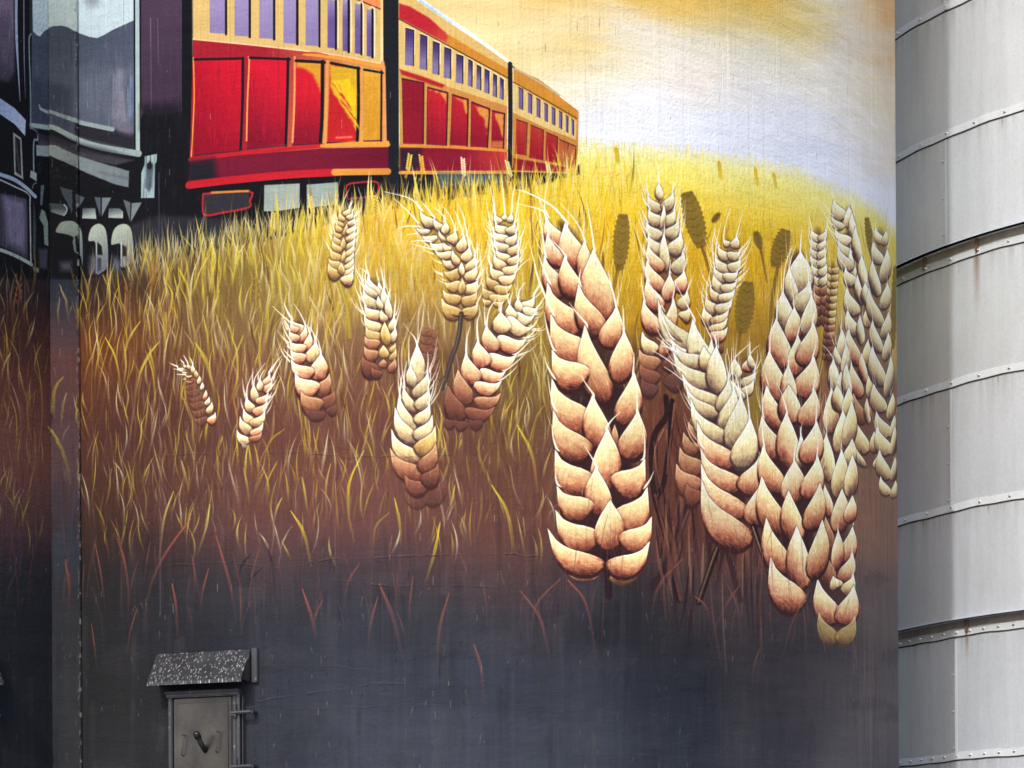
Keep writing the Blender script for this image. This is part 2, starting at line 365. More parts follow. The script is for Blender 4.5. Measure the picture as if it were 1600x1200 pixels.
def tune(c, x, y):
    r, g, b = c
    if x > 110 and 540 < y < 900: r += 3; g -= 1; b -= 4
    if y >= 880: m_ = (r + g + b) / 3; r, g, b = [(m_ + (v - m_) * (.4 if x < 300 else .58)) * .95 for v in (r, g, b)]; b += 1
    if y < 480 and x > 450: r += 10; g += 17; b -= 2
    if y < 345 and x > 880: r += 6; g += 8; b += 30
    return (r, g, b)
FLD = [(x, y, tune(c, x, y)) for x, y, c in FLD]
SKYF = [(x, y, tuple(v + (q - v) * (.20 if y < 110 else .55) for v, q in zip(c, (246, 247, 250)))) for x, y, c in SKYF]
sf = field(SKYF, (46, 26)); ff = field([s_ for s_ in FLD if s_[0] > 110], (62, 44))
FS = {id(LEFT): field([s_ for s_ in FLD if s_[0] < 80], (60, 44)), id(PIER): field([s_ for s_ in FLD if s_[0] == 100], (60, 34)), id(MAIN): ff}
def horizon(x): return np.interp(x, [-100,860,905,1000,1150,1250,1300,1350,1375,1398,1420], [222,222,222,226,242,262,286,308,326,352,380])
for S in SURF:
    gx, gy = S.photo_grid(4)
    sk = lookup(sf, gx, gy)
    fd = lookup(FS[id(S)], gx, gy)
    a = np.clip((gy - horizon(gx) + 2) / 26, 0, 1)[..., None]
    g = sk * (1 - a) + fd * a
    # bilinear enlargement by 4
    h, wd_ = g.shape[:2]; yy = np.arange(S.H) / 4.; xx = np.arange(S.W) / 4.
    j = yy.astype(int); i = xx.astype(int); fy = (yy - j)[:, None, None].astype(np.float32); fx = (xx - i)[None, :, None].astype(np.float32)
    S.C[:] = (g[j][:, i] * (1 - fy) + g[j + 1][:, i] * fy) * (1 - fx) + (g[j][:, i + 1] * (1 - fy) + g[j + 1][:, i + 1] * fy) * fx
end(0)
# soft brushed clouds
for _ in range(420):
    x = rnd.uniform(880, 1400); y = rnd.uniform(0, 1) ** .8 * 260
    if y > horizon(x) - 14 or x < 640 + y * 1.3: continue
    c = lookup(sf, np.array([x + rnd.uniform(-70, 70)]), np.array([y + rnd.uniform(-14, 14)]))[0] * 255 * rnd.uniform(.985, 1.035)
    L = rnd.uniform(20, 70); dy = rnd.uniform(-3, 12)
    stroke([(x - L, y - dy * .6), (x, y), (x + L, y + dy)], rnd.uniform(6, 16), tuple(np.clip(c, 0, 255)), a0=.0, a1=.32, soft=9, w0=2, w1=2)

for _ in range(700):
    x = rnd.uniform(860, 1400); y = rnd.uniform(-30, 280)
    if y > horizon(x) - 8: continue
    c = lookup(sf, np.array([x + rnd.uniform(-30, 30)]), np.array([y + rnd.uniform(-20, 20)]))[0] * 255 * rnd.uniform(.97, 1.05)
    L = rnd.uniform(8, 34); q = rnd.uniform(-.25, .5)
    stroke([(x - L, y - L * q), (x, y - 3), (x + L, y + L * q)], rnd.uniform(2.5, 7), tuple(np.clip(c, 0, 255)), a0=.25, a1=.5, soft=2.5, w0=1, w1=1)
# ---- the locomotive and the dark ground under the train
LOCO = begin('painted_locomotive', 'dark steam locomotive painted in slate and pale grey')
DK = (15, 17, 25)
poly([(-80,-60),(300,-60),(302,262),(600,262),(700,262),(905,258),(905,272),(800,300),(650,318),(560,338),(430,372),(320,392),(210,418),(120,438),(60,436),(-80,430)], DK, soft=4)
poly([(250,336),(330,340),(480,345),(400,372),(300,392),(215,418),(200,352)], (50,52,60), alpha=.8, soft=8)
A = (0, 0, 5.); Bo = (0, 240, 5.)
poly([(-60,-50),(108,-50),(112,560),(60,640),(-60,600)], (112,104,128), soft=6, grad=((40,40,52),0,330,20,700), o=A)
poly([(-60,120),(60,100),(110,300),(100,620),(-60,640)], (66,60,78), alpha=.5, soft=14, o=A)
stroke([(125,-40),(128,300),(155,790)], 26, (150,166,190), w0=26, w1=5, o=A)
stroke([(184,-40),(186,400),(196,765)], 13, (112,122,142), w0=12, w1=4, o=A)
stroke([(240,-30),(238,230)], 26, (48,50,50), o=A)
poly([(0,765),(110,840),(200,935),(195,1060),(110,965),(0,890),(-50,880),(-50,740)], (140,156,190), soft=1.2, o=A, grad=((170,184,206),0,800,200,1000))
poly([(100,1030),(165,1075),(172,1200),(180,1400),(110,1360),(105,1200)], (140,148,150), o=A); poly([(115,1060),(155,1090),(165,1370),(120,1340)], (30,32,38), o=A)
stroke([(118,1100),(140,1250),(150,1330)], 18, (84,90,96), a0=.6, a1=.5, o=A, soft=4)
# grey window across the pier
poly([(252,-50),(1048,-50),(1050,1175),(820,1130),(590,1065),(400,985),(244,960),(246,300)], (70,80,98), o=A, grad=((92,98,116),400,200,900,1000))
poly([(245,600),(560,700),(560,1060),(400,985),(244,955)], (48,56,74), alpha=.55, soft=14, o=A)
poly([(600,560),(1040,500),(1045,960),(600,900)], (112,120,136), alpha=.55, soft=30, o=A)
poly([(900,540),(960,560),(1000,960),(880,920)], (150,146,160), alpha=.55, soft=14, rough=3, o=A)
poly([(1000,600),(1040,600),(1040,930),(1000,900)], (120,142,176), alpha=.6, soft=8, o=A)
poly([(590,950),(880,1010),(1050,1050),(1050,1175),(590,1065)], (36,34,44), alpha=.9, soft=5, o=A)
poly([(900,960),(1030,1000),(1020,1060),(930,1030)], (130,120,136), alpha=.6, soft=9, o=A)
poly([(250,-50),(1045,-50),(1042,158),(960,195),(880,232),(815,270),(760,296),(700,288),(640,266),(575,245),(530,220),(480,208),(400,212),(350,235),(310,282),(285,270),(256,240)], (196,214,220), o=A, soft=.9, grad=((176,192,200),600,0,300,260))
poly([(640,-30),(790,-30),(760,50),(690,50)], (140,150,158), alpha=.7, soft=14, o=A)
stroke([(1070,-40),(1072,500),(1075,1195)], 40, (178,194,204), col1=(168,186,180), o=A)
stroke([(1045,-40),(1050,1170)], 9, (14,16,22), o=A)
stroke([(305,820),(340,860),(590,945),(760,985),(880,1010)], 34, (150,166,168), w0=16, w1=34, o=A)
stroke([(242,975),(400,1000),(500,1045),(600,1092),(800,1152),(1085,1200)], 46, (152,168,170), w0=36, w1=50, o=A)
poly([(280,1030),(500,1100),(620,1150),(800,1200),(1050,1250),(900,1290),(600,1230),(300,1140)], (66,64,76), o=A, soft=3)
poly([(280,1130),(420,1140),(590,1210),(800,1275),(1005,1335),(1003,1462),(900,1440),(700,1360),(590,1310),(380,1220),(284,1215)], (140,152,154), o=A, soft=1.2, grad=((120,132,138),400,1150,950,1300), rough=.2)
stroke([(780,1345),(1000,1395)], 22, (96,100,104), a0=.5, a1=.5, o=A, soft=4)
stroke([(240,260),(225,330),(236,700),(238,1000)], 14, (118,138,144), o=A)
stroke([(250,1000),(290,1030),(290,1090),(262,1110),(262,1390)], 14, (130,148,154), o=A)
poly([(1100,-40),(1416,-40),(1416,872),(1250,900),(1100,890)], (80,62,84), o=A, soft=2.5, grad=((66,50,70),1200,0,1250,900))
poly([(1100,820),(1420,800),(1420,1000),(1100,1000)], DK, alpha=.7, soft=16, o=A)
stroke([(1416,0),(1416,870)], 6, (110,90,110), a0=.6, a1=.5, o=A)
# boiler front on the neighbour silo
stroke([(-60,140),(0,160),(110,200),(200,262),(272,330)], 34, (128,144,176), o=Bo, w0=30, w1=34, col1=(160,176,194))
stroke([(-60,190),(0,203),(120,258),(225,318),(232,420),(240,870)], 13, (166,168,170), o=Bo)
poly([(-60,310),(0,312),(100,322),(208,355),(216,830),(120,770),(0,718),(-60,700)], (58,58,72), o=Bo, soft=4)
poly([(20,330),(190,370),(200,560),(190,760),(60,690),(40,520)], (118,112,142), alpha=.9, soft=12, o=Bo)
stroke([(-60,735),(0,748),(120,795),(245,862)], 30, (148,164,164), o=Bo)
stroke([(262,380),(268,560),(265,820)], 30, (92,110,118), a0=.5, a1=.7, w0=8, w1=20, o=Bo, soft=3)
poly([(255,878),(302,892),(300,928),(262,915)], (126,136,138), o=Bo)
poly([(238,128),(285,150),(285,215),(232,180)], (150,160,164), o=Bo)
stroke([(250,270),(262,235),(284,228)], 9, (110,120,130), o=Bo)
poly([(316,245),(345,240),(328,400),(312,400)], (96,110,122), o=Bo)
poly([(305,500),(322,430),(350,450),(374,540),(376,720),(345,705),(338,560)], (124,138,132), o=Bo)
poly([(300,740),(372,740),(365,900),(310,890)], (62,66,86), o=Bo, soft=6)
# wheels, brackets
poly([(1128,20),(1226,0),(1222,60),(1210,80),(1204,345),(1100,346),(1102,150),(1128,80)], (160,182,184), o=Bo)
poly([(1145,90),(1170,55),(1192,90),(1185,260),(1160,300),(1130,260)], (96,110,122), o=Bo, soft=3); poly([(1145,80),(1170,58),(1190,85),(1180,120),(1150,120)], (30,34,40), o=Bo, soft=2)
for t, c in [([(460,265),(575,292),(568,478)], (72,84,100)), ([(600,318),(660,342),(600,450)], (84,94,108)), ([(735,338),(785,342),(783,492)], (84,94,104)), ([(795,342),(868,342),(793,492)], (120,130,136)),
             ([(960,356),(1018,380),(1015,535)], (96,104,112)), ([(1028,385),(1106,380),(1020,535)], (124,134,138))]: poly(t, c, o=Bo)
for p in ([(385,392),(480,398),(515,410),(512,470),(490,490),(390,462)], [(645,425),(742,425),(752,510),(640,505)], [(848,425),(930,425),(960,450),(960,505),(845,500)]):
    poly(p, (70,80,90), o=Bo, grad=((168,180,172),p[0][0],420,p[0][0],505))
stroke([(500,405),(520,430),(518,470),(500,488)], 12, (172,190,200), o=Bo)
poly(smooth([(432,600),(470,545),(540,530),(600,545),(636,610),(645,740),(644,880),(628,800),(590,775),(572,700),(574,655),(500,632),(438,622)],3,True), (150,164,156), o=Bo, soft=1.4, grad=((96,106,110),560,560,640,860))
poly([(590,650),(612,650),(622,780),(604,770)], DK, o=Bo)
poly(smooth([(690,650),(712,578),(770,545),(818,580),(838,680),(842,870),(795,925),(750,930),(748,702),(694,684)],3,True), (170,180,168), o=Bo, soft=1.2, grad=((110,116,122),740,600,800,900)); poly([(758,690),(792,720),(800,792),(758,788)], (20,22,28), o=Bo, soft=2); poly([(758,812),(790,814),(788,905),(758,925)], (58,60,76), o=Bo, soft=3)
stroke([(750,690),(752,930)], 9, (176,188,184), o=Bo)
poly(smooth([(866,705),(885,600),(940,550),(1005,562),(1034,650),(1036,830),(990,870),(945,880),(942,715),(900,706)],3,True), (172,182,168), o=Bo, soft=1.2, grad=((116,122,124),930,600,990,860))
poly([(955,710),(985,730),(988,800),(955,800)], (34,36,40), o=Bo, soft=3)
stroke([(945,690),(945,880)], 10, (180,190,184), o=Bo)
for q in ([(240,1035,1000,1170)],): pass
poly([(250,1000),(400,1030),(600,1110),(900,1180),(1050,1230),(1000,1250),(600,1180),(300,1080)], (28,28,36), alpha=.5, soft=6, o=A)
for p in ([(700,800),(760,790),(770,930),(690,940)], [(880,800),(950,830),(940,920),(870,920)], [(470,850),(560,850),(560,920),(470,920)]): poly(p, (98,104,130), alpha=.75, soft=10, o=Bo)
stroke([(248,270),(248,345)], 2.2, (74,74,84), a0=.8, a1=.8); 
for q in [(235,28,236,170),(246,28,247,100)]: stroke([(q[0],q[1]),(q[2],q[3])], 1.2, (170,150,170), a0=.7, a1=.3)

stroke([(610,-60),(611,300)], 24, (28,31,40))
# ---- three railway carriages
def fillq(l): return [tuple(p) for p in l]
ORG = (206,152,88); BLK = (22,23,30)
K1 = begin('painted_carriage', 'nearest red carriage with nine lilac windows and a cream band')
Z1 = (280, 0, 4.4444)
poly([(95,-60),(1395,-60),(1395,440),(1000,372),(550,318),(95,275)], (214,186,122), o=Z1)
poly([(1200,-60),(1395,-60),(1395,62),(1290,28)], (240,146,92), o=Z1); stroke([(1200,-20),(1290,18),(1395,62)], 7, (66,30,30), o=Z1)
poly([(95,275),(550,320),(1000,372),(1395,440),(1430,455),(1440,985),(1450,1020),(1440,1200),(900,1215),(300,1260),(110,1250),(70,1115),(92,400)], (166,30,50), o=Z1, grad=(ORG,560,500,1180,560))
stroke([(95,270),(550,315),(1000,368),(1395,438)], 10, (240,206,170), o=Z1)
PANEL = lambda pts, c, c2=None, v=None, **k: poly(pts, c, o=k.pop('o'), grad=(c2,) + v if c2 else None, **k)
PANEL([(105,415),(430,400),(420,1035),(100,1080)], (150,12,44), (206,22,50), (120,900,420,500), o=Z1)
PANEL([(480,410),(745,415),(735,1000),(470,1030)], (136,14,46), (208,24,52), (500,950,740,600), o=Z1)
PANEL([(805,420),(990,430),(980,990),(785,1010)], (138,16,46), (206,28,50), (820,960,900,640), o=Z1)
poly([(808,424),(985,432),(980,640),(930,520),(860,470),(812,465)], (214,158,50), o=Z1, soft=5, rough=.6)
PANEL([(1050,440),(1240,470),(1235,975),(1025,990)], (190,36,44), o=Z1)
poly([(1050,450),(1240,475),(1236,930),(1200,850),(1160,790),(1080,660),(1045,600)], (214,172,42), o=Z1, soft=3, rough=.7)
poly([(1060,560),(1180,545),(1225,640),(1222,880),(1150,730),(1090,640)], (232,200,36), o=Z1, soft=4, rough=.7)
stroke([(1090,955),(1195,950)], 16, (246,130,100), a0=.8, a1=.8, o=Z1, soft=2)
PANEL([(1280,490),(1400,505),(1395,970),(1280,975)], (220,168,56), (206,150,46), (1300,500,1350,900), o=Z1)
for p, wd_, c in [([(97,400),(102,700),(82,1085)], 10, (230,164,70)), ([(478,395),(484,430),(472,700),(466,975)], 12, (232,158,96)), ([(800,395),(798,700),(785,985)], 14, (232,158,104)), ([(1027,425),(1020,700),(1008,1005)], 22, (226,158,84)), ([(1265,465),(1264,980)], 20, (222,158,78)), ([(1400,450),(1418,470),(1428,990)], 18, (230,156,100))]:
    stroke(p, wd_, c, o=Z1, n=4)
stroke([(860,375),(1100,400),(1400,458)], 26, (232,158,66), w0=14, o=Z1); stroke([(830,372),(940,362),(1030,382)], 9, (200,60,34), o=Z1, a0=.9, a1=.6)
for p, wd_ in [([(105,412),(442,405)], 17), ([(440,402),(438,700),(424,1045)], 20), ([(490,400),(765,410)], 17), ([(754,405),(748,700),(738,1008)], 20), ([(808,420),(1008,432)], 20), ([(994,425),(990,800),(978,992)], 24), ([(1052,436),(1248,475)], 18), ([(1241,470),(1243,760),(1234,985)], 21), ([(1282,482),(1412,505)], 15), ([(1403,492),(1400,978)], 13)]:
    stroke(p, wd_, BLK, o=Z1, n=4)
for p in ([(105,1078),(425,1045)], [(470,1033),(738,1008)], [(785,1008),(980,995)], [(1025,990),(1240,985)], [(1280,978),(1400,975)]): stroke(p, 9, (84,34,54), o=Z1)
stroke([(72,1108),(420,1062),(720,1035),(1000,1010)], 27, (190,34,46), o=Z1); stroke([(985,1012),(1200,998),(1448,1002)], 30, (222,158,64), w0=20, o=Z1); stroke([(1340,1000),(1448,985)], 18, (232,160,66), o=Z1)
poly([(80,1120),(420,1078),(720,1052),(1000,1028),(1450,1020),(1450,1172),(1090,1178),(700,1200),(300,1240),(60,1260)], (122,24,52), o=Z1, grad=((112,18,46),900,1050,1400,1150))
poly([(60,1120),(240,1100),(260,1250),(60,1270)], (30,32,42), o=Z1, soft=14, alpha=.95)
for i, (xl, xr, yt, yb, bk) in enumerate([(210,316,-60,230,17),(383,481,-60,250,17),(555,650,-60,266,17),(722,810,-60,299,18),(876,966,-60,316,14),(1028,1080,0,332,15),(1133,1168,0,354,17),(1218,1258,28,371,13),(1300,1334,66,391,15)]):
    Wd = begin('painted_window', None, K1)
    sl = (yb - 230) * .0 + 4
    poly([(xl, yt - 6), (xr, yt + 4), (xr, yb + 3), (xl, yb - 3)], (156,144,184), o=Z1, soft=.8, grad=((112,92,152), xl, yt, xl + 20, max(yt, 0) + 140) if i > 4 else ((146,132,176), xl, 60, xl, 230))
    stroke([(xr + bk / 2 - 1, yt), (xr + bk / 2 - 1, yb + 6)], bk, BLK, o=Z1)
    end(K1)
    if i > 4: stroke([(xr - 20, yt - 8), (xr + bk + 4, yt + 4), (xr + bk + 6, yb)], 6, (246,240,230), o=Z1, w0=3)
Z0 = (280, 230, 2.5806)
stroke([(38,152),(180,135),(350,118),(480,108),(640,100)], 31, (192,34,48), o=Z0); stroke([(625,100),(840,97)], 27, (222,158,72), o=Z0, col1=(206,140,64))
end(0)
U1 = begin('painted_undercarriage', 'two pale grey boxes and red outlined steps painted below the nearest carriage')
for p in ([(95,188),(280,176),(284,215),(278,243),(180,262),(104,274),(94,240)],): 
    poly(p, (52,50,58), o=Z0); stroke(p + p[:1], 9, (176,40,54), o=Z0, n=3)
stroke([(130,182),(276,176)], 9, (206,140,70), o=Z0)
poly([(342,152),(485,145),(484,244),(400,256),(340,258)], (150,164,158), o=Z0, grad=((166,176,170),340,160,420,250)); poly([(513,150),(638,140),(640,230),(513,244)], (154,168,162), o=Z0)
stroke([(676,200),(675,152),(740,140),(800,142),(798,195)], 8, (170,44,54), o=Z0, n=3); stroke([(680,208),(798,195)], 7, (130,36,48), o=Z0)
end(0)
def scrib(x0, x1, y0, y1, cols, n, L, wd_, lean=.1, a=.5):
    for _ in range(n):
        x = rnd.uniform(x0, x1); y = rnd.uniform(y0, y1); l = rnd.uniform(.4, 1) * L; c = rnd.choice(cols); q = rnd.uniform(-lean, lean) * l
        stroke([(x, y - l / 2), (x + q * .4 + rnd.uniform(-1, 1), y), (x + q, y + l / 2)], rnd.uniform(.5, 1) * wd_, c, a0=a * rnd.uniform(.3, 1), a1=a * .2, w0=.8, w1=.8, soft=1.5, n=3)
CUR = None
for x0, x1 in ((306,372),(390,444)): scrib(x0, x1, 104, 228, [(196,30,48),(124,16,40),(168,22,44),(206,44,56)], 70, 34, 4)
scrib(464, 494, 130, 218, [(200,36,50),(130,20,44)], 40, 26, 3.5); scrib(522, 550, 170, 212, [(214,60,52),(176,30,44)], 24, 20, 3); scrib(572, 592, 114, 216, [(232,186,84),(200,146,50)], 40, 18, 3, .8)
for i in range(46): t = rnd.random(); x = 522 + 32 * t + rnd.uniform(-5, 3); y = 132 + 66 * t; stroke([(x, y - 6), (x + 5, y), (x + 8, y + 7)], 2.6, (232,204,52) if rnd.random() < .6 else (196,50,46), a0=.8, a1=.3, w0=1, w1=1, soft=1.2)
scrib(523, 556, 114, 150, [(226,186,52),(204,160,44)], 30, 14, 3, 1.2)
scrib(55, 208, 70, 190, [(96,104,122),(52,60,76),(124,130,142),(70,78,94)], 150, 46, 6, .08, .4); scrib(170, 205, 110, 200, [(160,156,168),(140,150,170)], 40, 50, 3, .06, .4)
scrib(60, 205, 0, 40, [(212,226,230),(176,192,200)], 60, 24, 6, .3, .4); scrib(62, 198, 228, 282, [(112,124,130),(160,172,170),(90,98,106)], 60, 10, 4, 1., .4)
scrib(4, 22, 0, 110, [(136,128,150),(80,74,92)], 40, 40, 4, .05, .4); scrib(4, 40, 305, 395, [(134,128,158),(70,68,86)], 60, 26, 4, .1, .4); scrib(222, 282, 0, 170, [(94,74,98),(66,52,72)], 70, 40, 5, .05, .4)
scrib(222, 298, 180, 330, [(44,48,60),(16,18,24)], 80, 50, 5, .05, .5); scrib(630, 790, 235, 262, [(110,18,44),(170,40,52)], 50, 8, 4, 1., .4)
CUR = 0
K2 = begin('painted_carriage', 'middle carriage with ten small lilac windows and a pale blue roof line')
Z2 = (600, 0, 4.)
poly([(92,-60),(140,-60),(250,20),(785,385),(778,490),(90,122)], (216,184,116), o=Z2)
poly([(92,20),(160,40),(280,110),(380,200),(430,250),(400,275),(92,112)], (184,38,52), o=Z2, soft=2.5, grad=((206,96,60),300,150,430,260))
poly([(400,215),(560,310),(775,432),(776,488),(600,400),(390,275)], (204,142,54), o=Z2, soft=3)
stroke([(180,-30),(400,120),(600,255),(782,388)], 26, (206,222,232), o=Z2, col1=(238,240,238), w1=20)
stroke([(225,5),(420,142)], 10, (150,190,220), o=Z2, a0=.7, a1=.3)
poly([(92,122),(400,290),(775,492),(768,662),(400,540),(92,425)], (218,190,122), o=Z2); stroke([(90,116),(400,284),(778,490)], 6, (50,30,30), o=Z2, n=3)
poly([(92,425),(400,540),(768,662),(766,1072),(98,1075)], (200,154,78), o=Z2, grad=((204,140,76),100,500,760,700))
poly([(95,432),(250,480),(380,530),(360,548),(110,465)], (178,36,46), o=Z2, soft=3)
for p in ([(110,487),(248,515),(245,895),(118,895)], [(268,540),(395,572),(390,905),(264,900)], [(425,588),(525,615),(520,912),(412,905)], [(545,632),(660,677),(645,920),(540,915)], [(673,687),(750,708),(745,927),(668,920)]):
    poly(p, (144,22,46), o=Z2, grad=((194,36,52), p[0][0], 880, p[1][0], 640) if p[0][0] > 200 else None)
for p in ([(290,560),(390,580),(388,640),(350,590)], [(440,610),(522,620),(515,700),(490,640)], [(560,655),(655,690),(645,860),(625,740)], [(690,710),(748,715),(745,880),(720,800)]): poly(p, (220,170,80), o=Z2, soft=3, rough=1.5, alpha=.85)
poly([(672,880),(745,880),(745,925),(668,920)], (214,150,80), o=Z2, soft=3, alpha=.7)
for p in ([(112,490),(246,518),(243,893)], [(272,545),(396,580),(388,905)], [(426,590),(524,622),(518,912)], [(546,636),(658,680),(644,920)], [(675,690),(752,710),(744,925)]): seg(p, 9, (70,26,40), o=Z2, n=2)
for p in ([(112,490),(120,895),(245,897)], [(270,560),(265,900),(388,908)], [(425,600),(412,905)], [(545,640),(540,915)]): seg(p, 4, (90,30,44), o=Z2, n=2)
poly([(100,922),(400,925),(766,945),(766,1068),(100,1066)], (136,22,50), o=Z2, grad=((200,70,60),500,1000,760,960)); poly([(90,925),(230,925),(220,1060),(90,1070)], (34,34,44), o=Z2, soft=12, alpha=.8)
stroke([(100,910),(400,918),(766,942)], 15, (222,146,66), o=Z2); stroke([(100,1078),(766,1076)], 22, (214,158,80), o=Z2)
for xl, xr, yt, yb in [(132,184,175,410),(224,266,215,435),(303,343,258,465),(375,416,295,490),(450,492,338,520),(525,550,370,540),(578,604,405,560),(627,655,430,582),(680,702,460,605),(724,744,485,620)]:
    begin('painted_window', None, K2)
    poly([(xl, yt), (xr, yt + 14), (xr - 2, yb + 2), (xl - 4, yb - 6)], (136,122,162), o=Z2, soft=.7, grad=((74,56,112), xl, yb - 60, xl + 8, yt + 30))
    seg([(xl + 2, yt), (xr, yt + 14), (xr - 2, yb)], 6, BLK, o=Z2, n=2)
    end(K2)
    seg([(xl + 2, yt - 8), (xr + 7, yt + 8), (xr + 5, yb - 70)], 4, (244,236,214), o=Z2, n=2)
end(0)
K3 = begin('painted_carriage', 'farthest short carriage with eight small windows at the end of the train')
poly([(808,425),(960,490),(1110,600),(1205,675),(1214,700),(1205,765),(808,512)], (206,146,58), o=Z2)
stroke([(808,422),(950,500),(1110,606)], 11, (190,184,160), o=Z2); stroke([(1100,600),(1205,680)], 9, (246,244,236), o=Z2)
poly([(806,515),(1000,630),(1205,755),(1197,875),(1000,795),(805,700)], (222,196,132), o=Z2)
poly([(803,700),(1000,795),(1197,872),(1206,690),(1214,700),(1210,1082),(803,1072)], (200,142,72), o=Z2)
stroke([(806,512),(1000,620),(1204,738)], 5, (60,34,30), o=Z2)
for p in ([(825,745),(893,768),(885,970),(818,960)], [(915,780),(995,812),(990,1000),(905,985)], [(1012,825),(1083,855),(1078,1015),(1003,1003)], [(1095,870),(1150,892),(1145,1037),(1090,1020)], [(1156,896),(1197,912),(1195,1052),(1152,1038)]):
    poly(p, (158,26,44) if p[0][0] < 1090 else (186,110,62), o=Z2, grad=((188,70,52), p[0][0], 960, p[1][0] + 10, 790)); seg([p[0], p[1], p[2]], 6, (80,34,36), o=Z2, n=2)
poly([(803,985),(1000,1020),(1150,1045),(1150,1075),(803,1070)], (150,28,50), o=Z2, soft=2); stroke([(803,1068),(1195,1080)], 10, (214,150,84), o=Z2)
for xl, xr, yt, yb in [(840,866,545,685),(898,922,580,710),(951,973,612,735),(1000,1020,642,760),(1046,1067,668,782),(1092,1110,692,805),(1134,1148,718,828),(1171,1184,742,845)]:
    begin('painted_window', None, K3)
    poly([(xl, yt), (xr, yt + 12), (xr, yb), (xl, yb - 8)], (124,104,156), o=Z2, soft=.7); seg([(xl, yt), (xr, yt + 12), (xr - 1, yb)], 5, BLK, o=Z2, n=2)
    end(K3)
end(LOCO)
stroke([(786,398),(788,700),(785,1030)], 28, (30,32,40), o=Z2); stroke([(775,395),(812,420)], 6, (40,40,44), o=Z2)
poly([(1040,100),(1320,110),(1320,150),(1040,165)], (92,112,112), o=Z0, soft=6, alpha=.8); poly([(890,110),(1040,112),(1040,150),(890,160)], (26,30,36), o=Z0, soft=3)
end(0)
# ---- grass
def mixc(a, b, t): return tuple(a[i] + (b[i] - a[i]) * t for i in range(3))
def edge_y(x): return float(np.interp(x, [-80,0,60,120,200,300,400,500,560,620,700,800,905], [440,440,436,438,420,394,368,346,334,318,304,288,270]))
def fcol(x, y): return lookup(ff, np.array([float(x)]), np.array([float(y)]))[0] * 255
B = []
# far bright field: fine short strokes
for _ in range(5200):
    x = rnd.uniform(860, 1405); hy = float(horizon(x)); y = hy + 14 + rnd.random() ** .8 * (470 - hy)
    if y > 520: continue
    d = (y - hy) / 200.
    base = fcol(x, y); k = rnd.random()
    tip = (252,226,120) if k < .35 else (240,206,40) if k < .7 else (250,226,176) if k < .84 else (190,146,30)
    B.append((x, y + 4, rnd.uniform(-6, 6) * (.4 + d), rnd.uniform(9, 22) * (.55 + d * 1.2), rnd.uniform(-3, 3), rnd.uniform(1.3, 2.6) * (.8 + d * .5), *mixc(base, tip, .75), *base, rnd.uniform(.5, 1.) * (0.62 + min(d, .38))))
for _ in range(2600):
    x = rnd.uniform(470, 1000); ey = edge_y(min(x, 905)); y = ey + 20 + rnd.random() * 170
    base = fcol(x, y - 10); k = rnd.random()
    tip = (250,222,110) if k < .4 else (238,190,30) if k < .65 else (250,226,180) if k < .85 else (170,130,40)
    B.append((x, y, rnd.uniform(-12, 12), rnd.uniform(20, 58), rnd.uniform(-5, 5), rnd.uniform(1.4, 3.6), *mixc(base, tip, .85), *base, rnd.uniform(.35, .9)))
for _ in range(2000):
    x = rnd.uniform(905, 1400); hy = float(horizon(x)); y = hy + rnd.uniform(6, 60); c = rnd.choice([(240,232,160),(232,214,96),(244,240,200),(222,204,110)])
    B.append((x, y, rnd.uniform(-3, 3), rnd.uniform(8, 24), 0, rnd.uniform(1.2, 2.4), *c, *fcol(x, y + 6), rnd.uniform(.35, .8)))
# fringe of grass in front of the train
for _ in range(800):
    x = rnd.uniform(200, 905); ey = edge_y(x); t = np.clip((x - 200) / 500, 0, 1)
    y = ey + rnd.uniform(8, 34); k = rnd.random(); sc = np.interp(x, [200, 500, 700, 905], [1.15, 1., .8, .5])
    base = fcol(x, y + 15)
    tip = (238,232,170) if k < .4 else (246,240,214) if k < .62 else mixc((214,196,96), (240,204,50), t) if k < .88 else (150,170,130)
    B.append((x, y, rnd.uniform(-15, 15) * sc, rnd.uniform(26, 62) * sc, rnd.uniform(-5, 5) * sc, rnd.uniform(1.3, 3.) * sc ** .5, *tip, *base, rnd.uniform(.5, .95)))
B.sort(key=lambda r: r[1]); blades(B); B = []
# middle meadow: from olive-gold into brown, long blades
for _ in range(5200):
    x = rnd.uniform(-50, 1400); y0 = edge_y(min(x, 905)) + 20 if x < 905 else 400
    y = y0 + rnd.random() ** .95 * (860 - y0)
    if x > 1000 and y < 500 and rnd.random() < .4: continue
    base = fcol(x, min(y, 800)); up = fcol(x + rnd.uniform(-25, 25), max(y - 75, y0 - 30)); d = np.clip((y - 420) / 330, 0, 1)
    k = rnd.random()
    if (x < 200 and k < .4) or (74 < x < 122 and k < .8): continue
    k = rnd.random()
    tip = mixc((226,206,110), (140,108,70), d) if k < .42 else mixc((206,176,50), (152,120,52), d) if k < .64 else mixc((236,224,184), (176,146,128), d) if k < .8 else mixc((120,92,54), (66,40,38), d)
    tip = mixc(up, tip, rnd.uniform(.45, 1.)); al = rnd.uniform(.3, .95) * (1 - .45 * d)
    if x < 120: al *= .55; tip = mixc(tip, base, .45)
    B.append((x, y, rnd.uniform(-16, 16), rnd.uniform(42, 105), rnd.uniform(-7, 7), rnd.uniform(1.6, 4.6), *tip, *base, al))
B.sort(key=lambda r: r[1]); blades(B); B = []
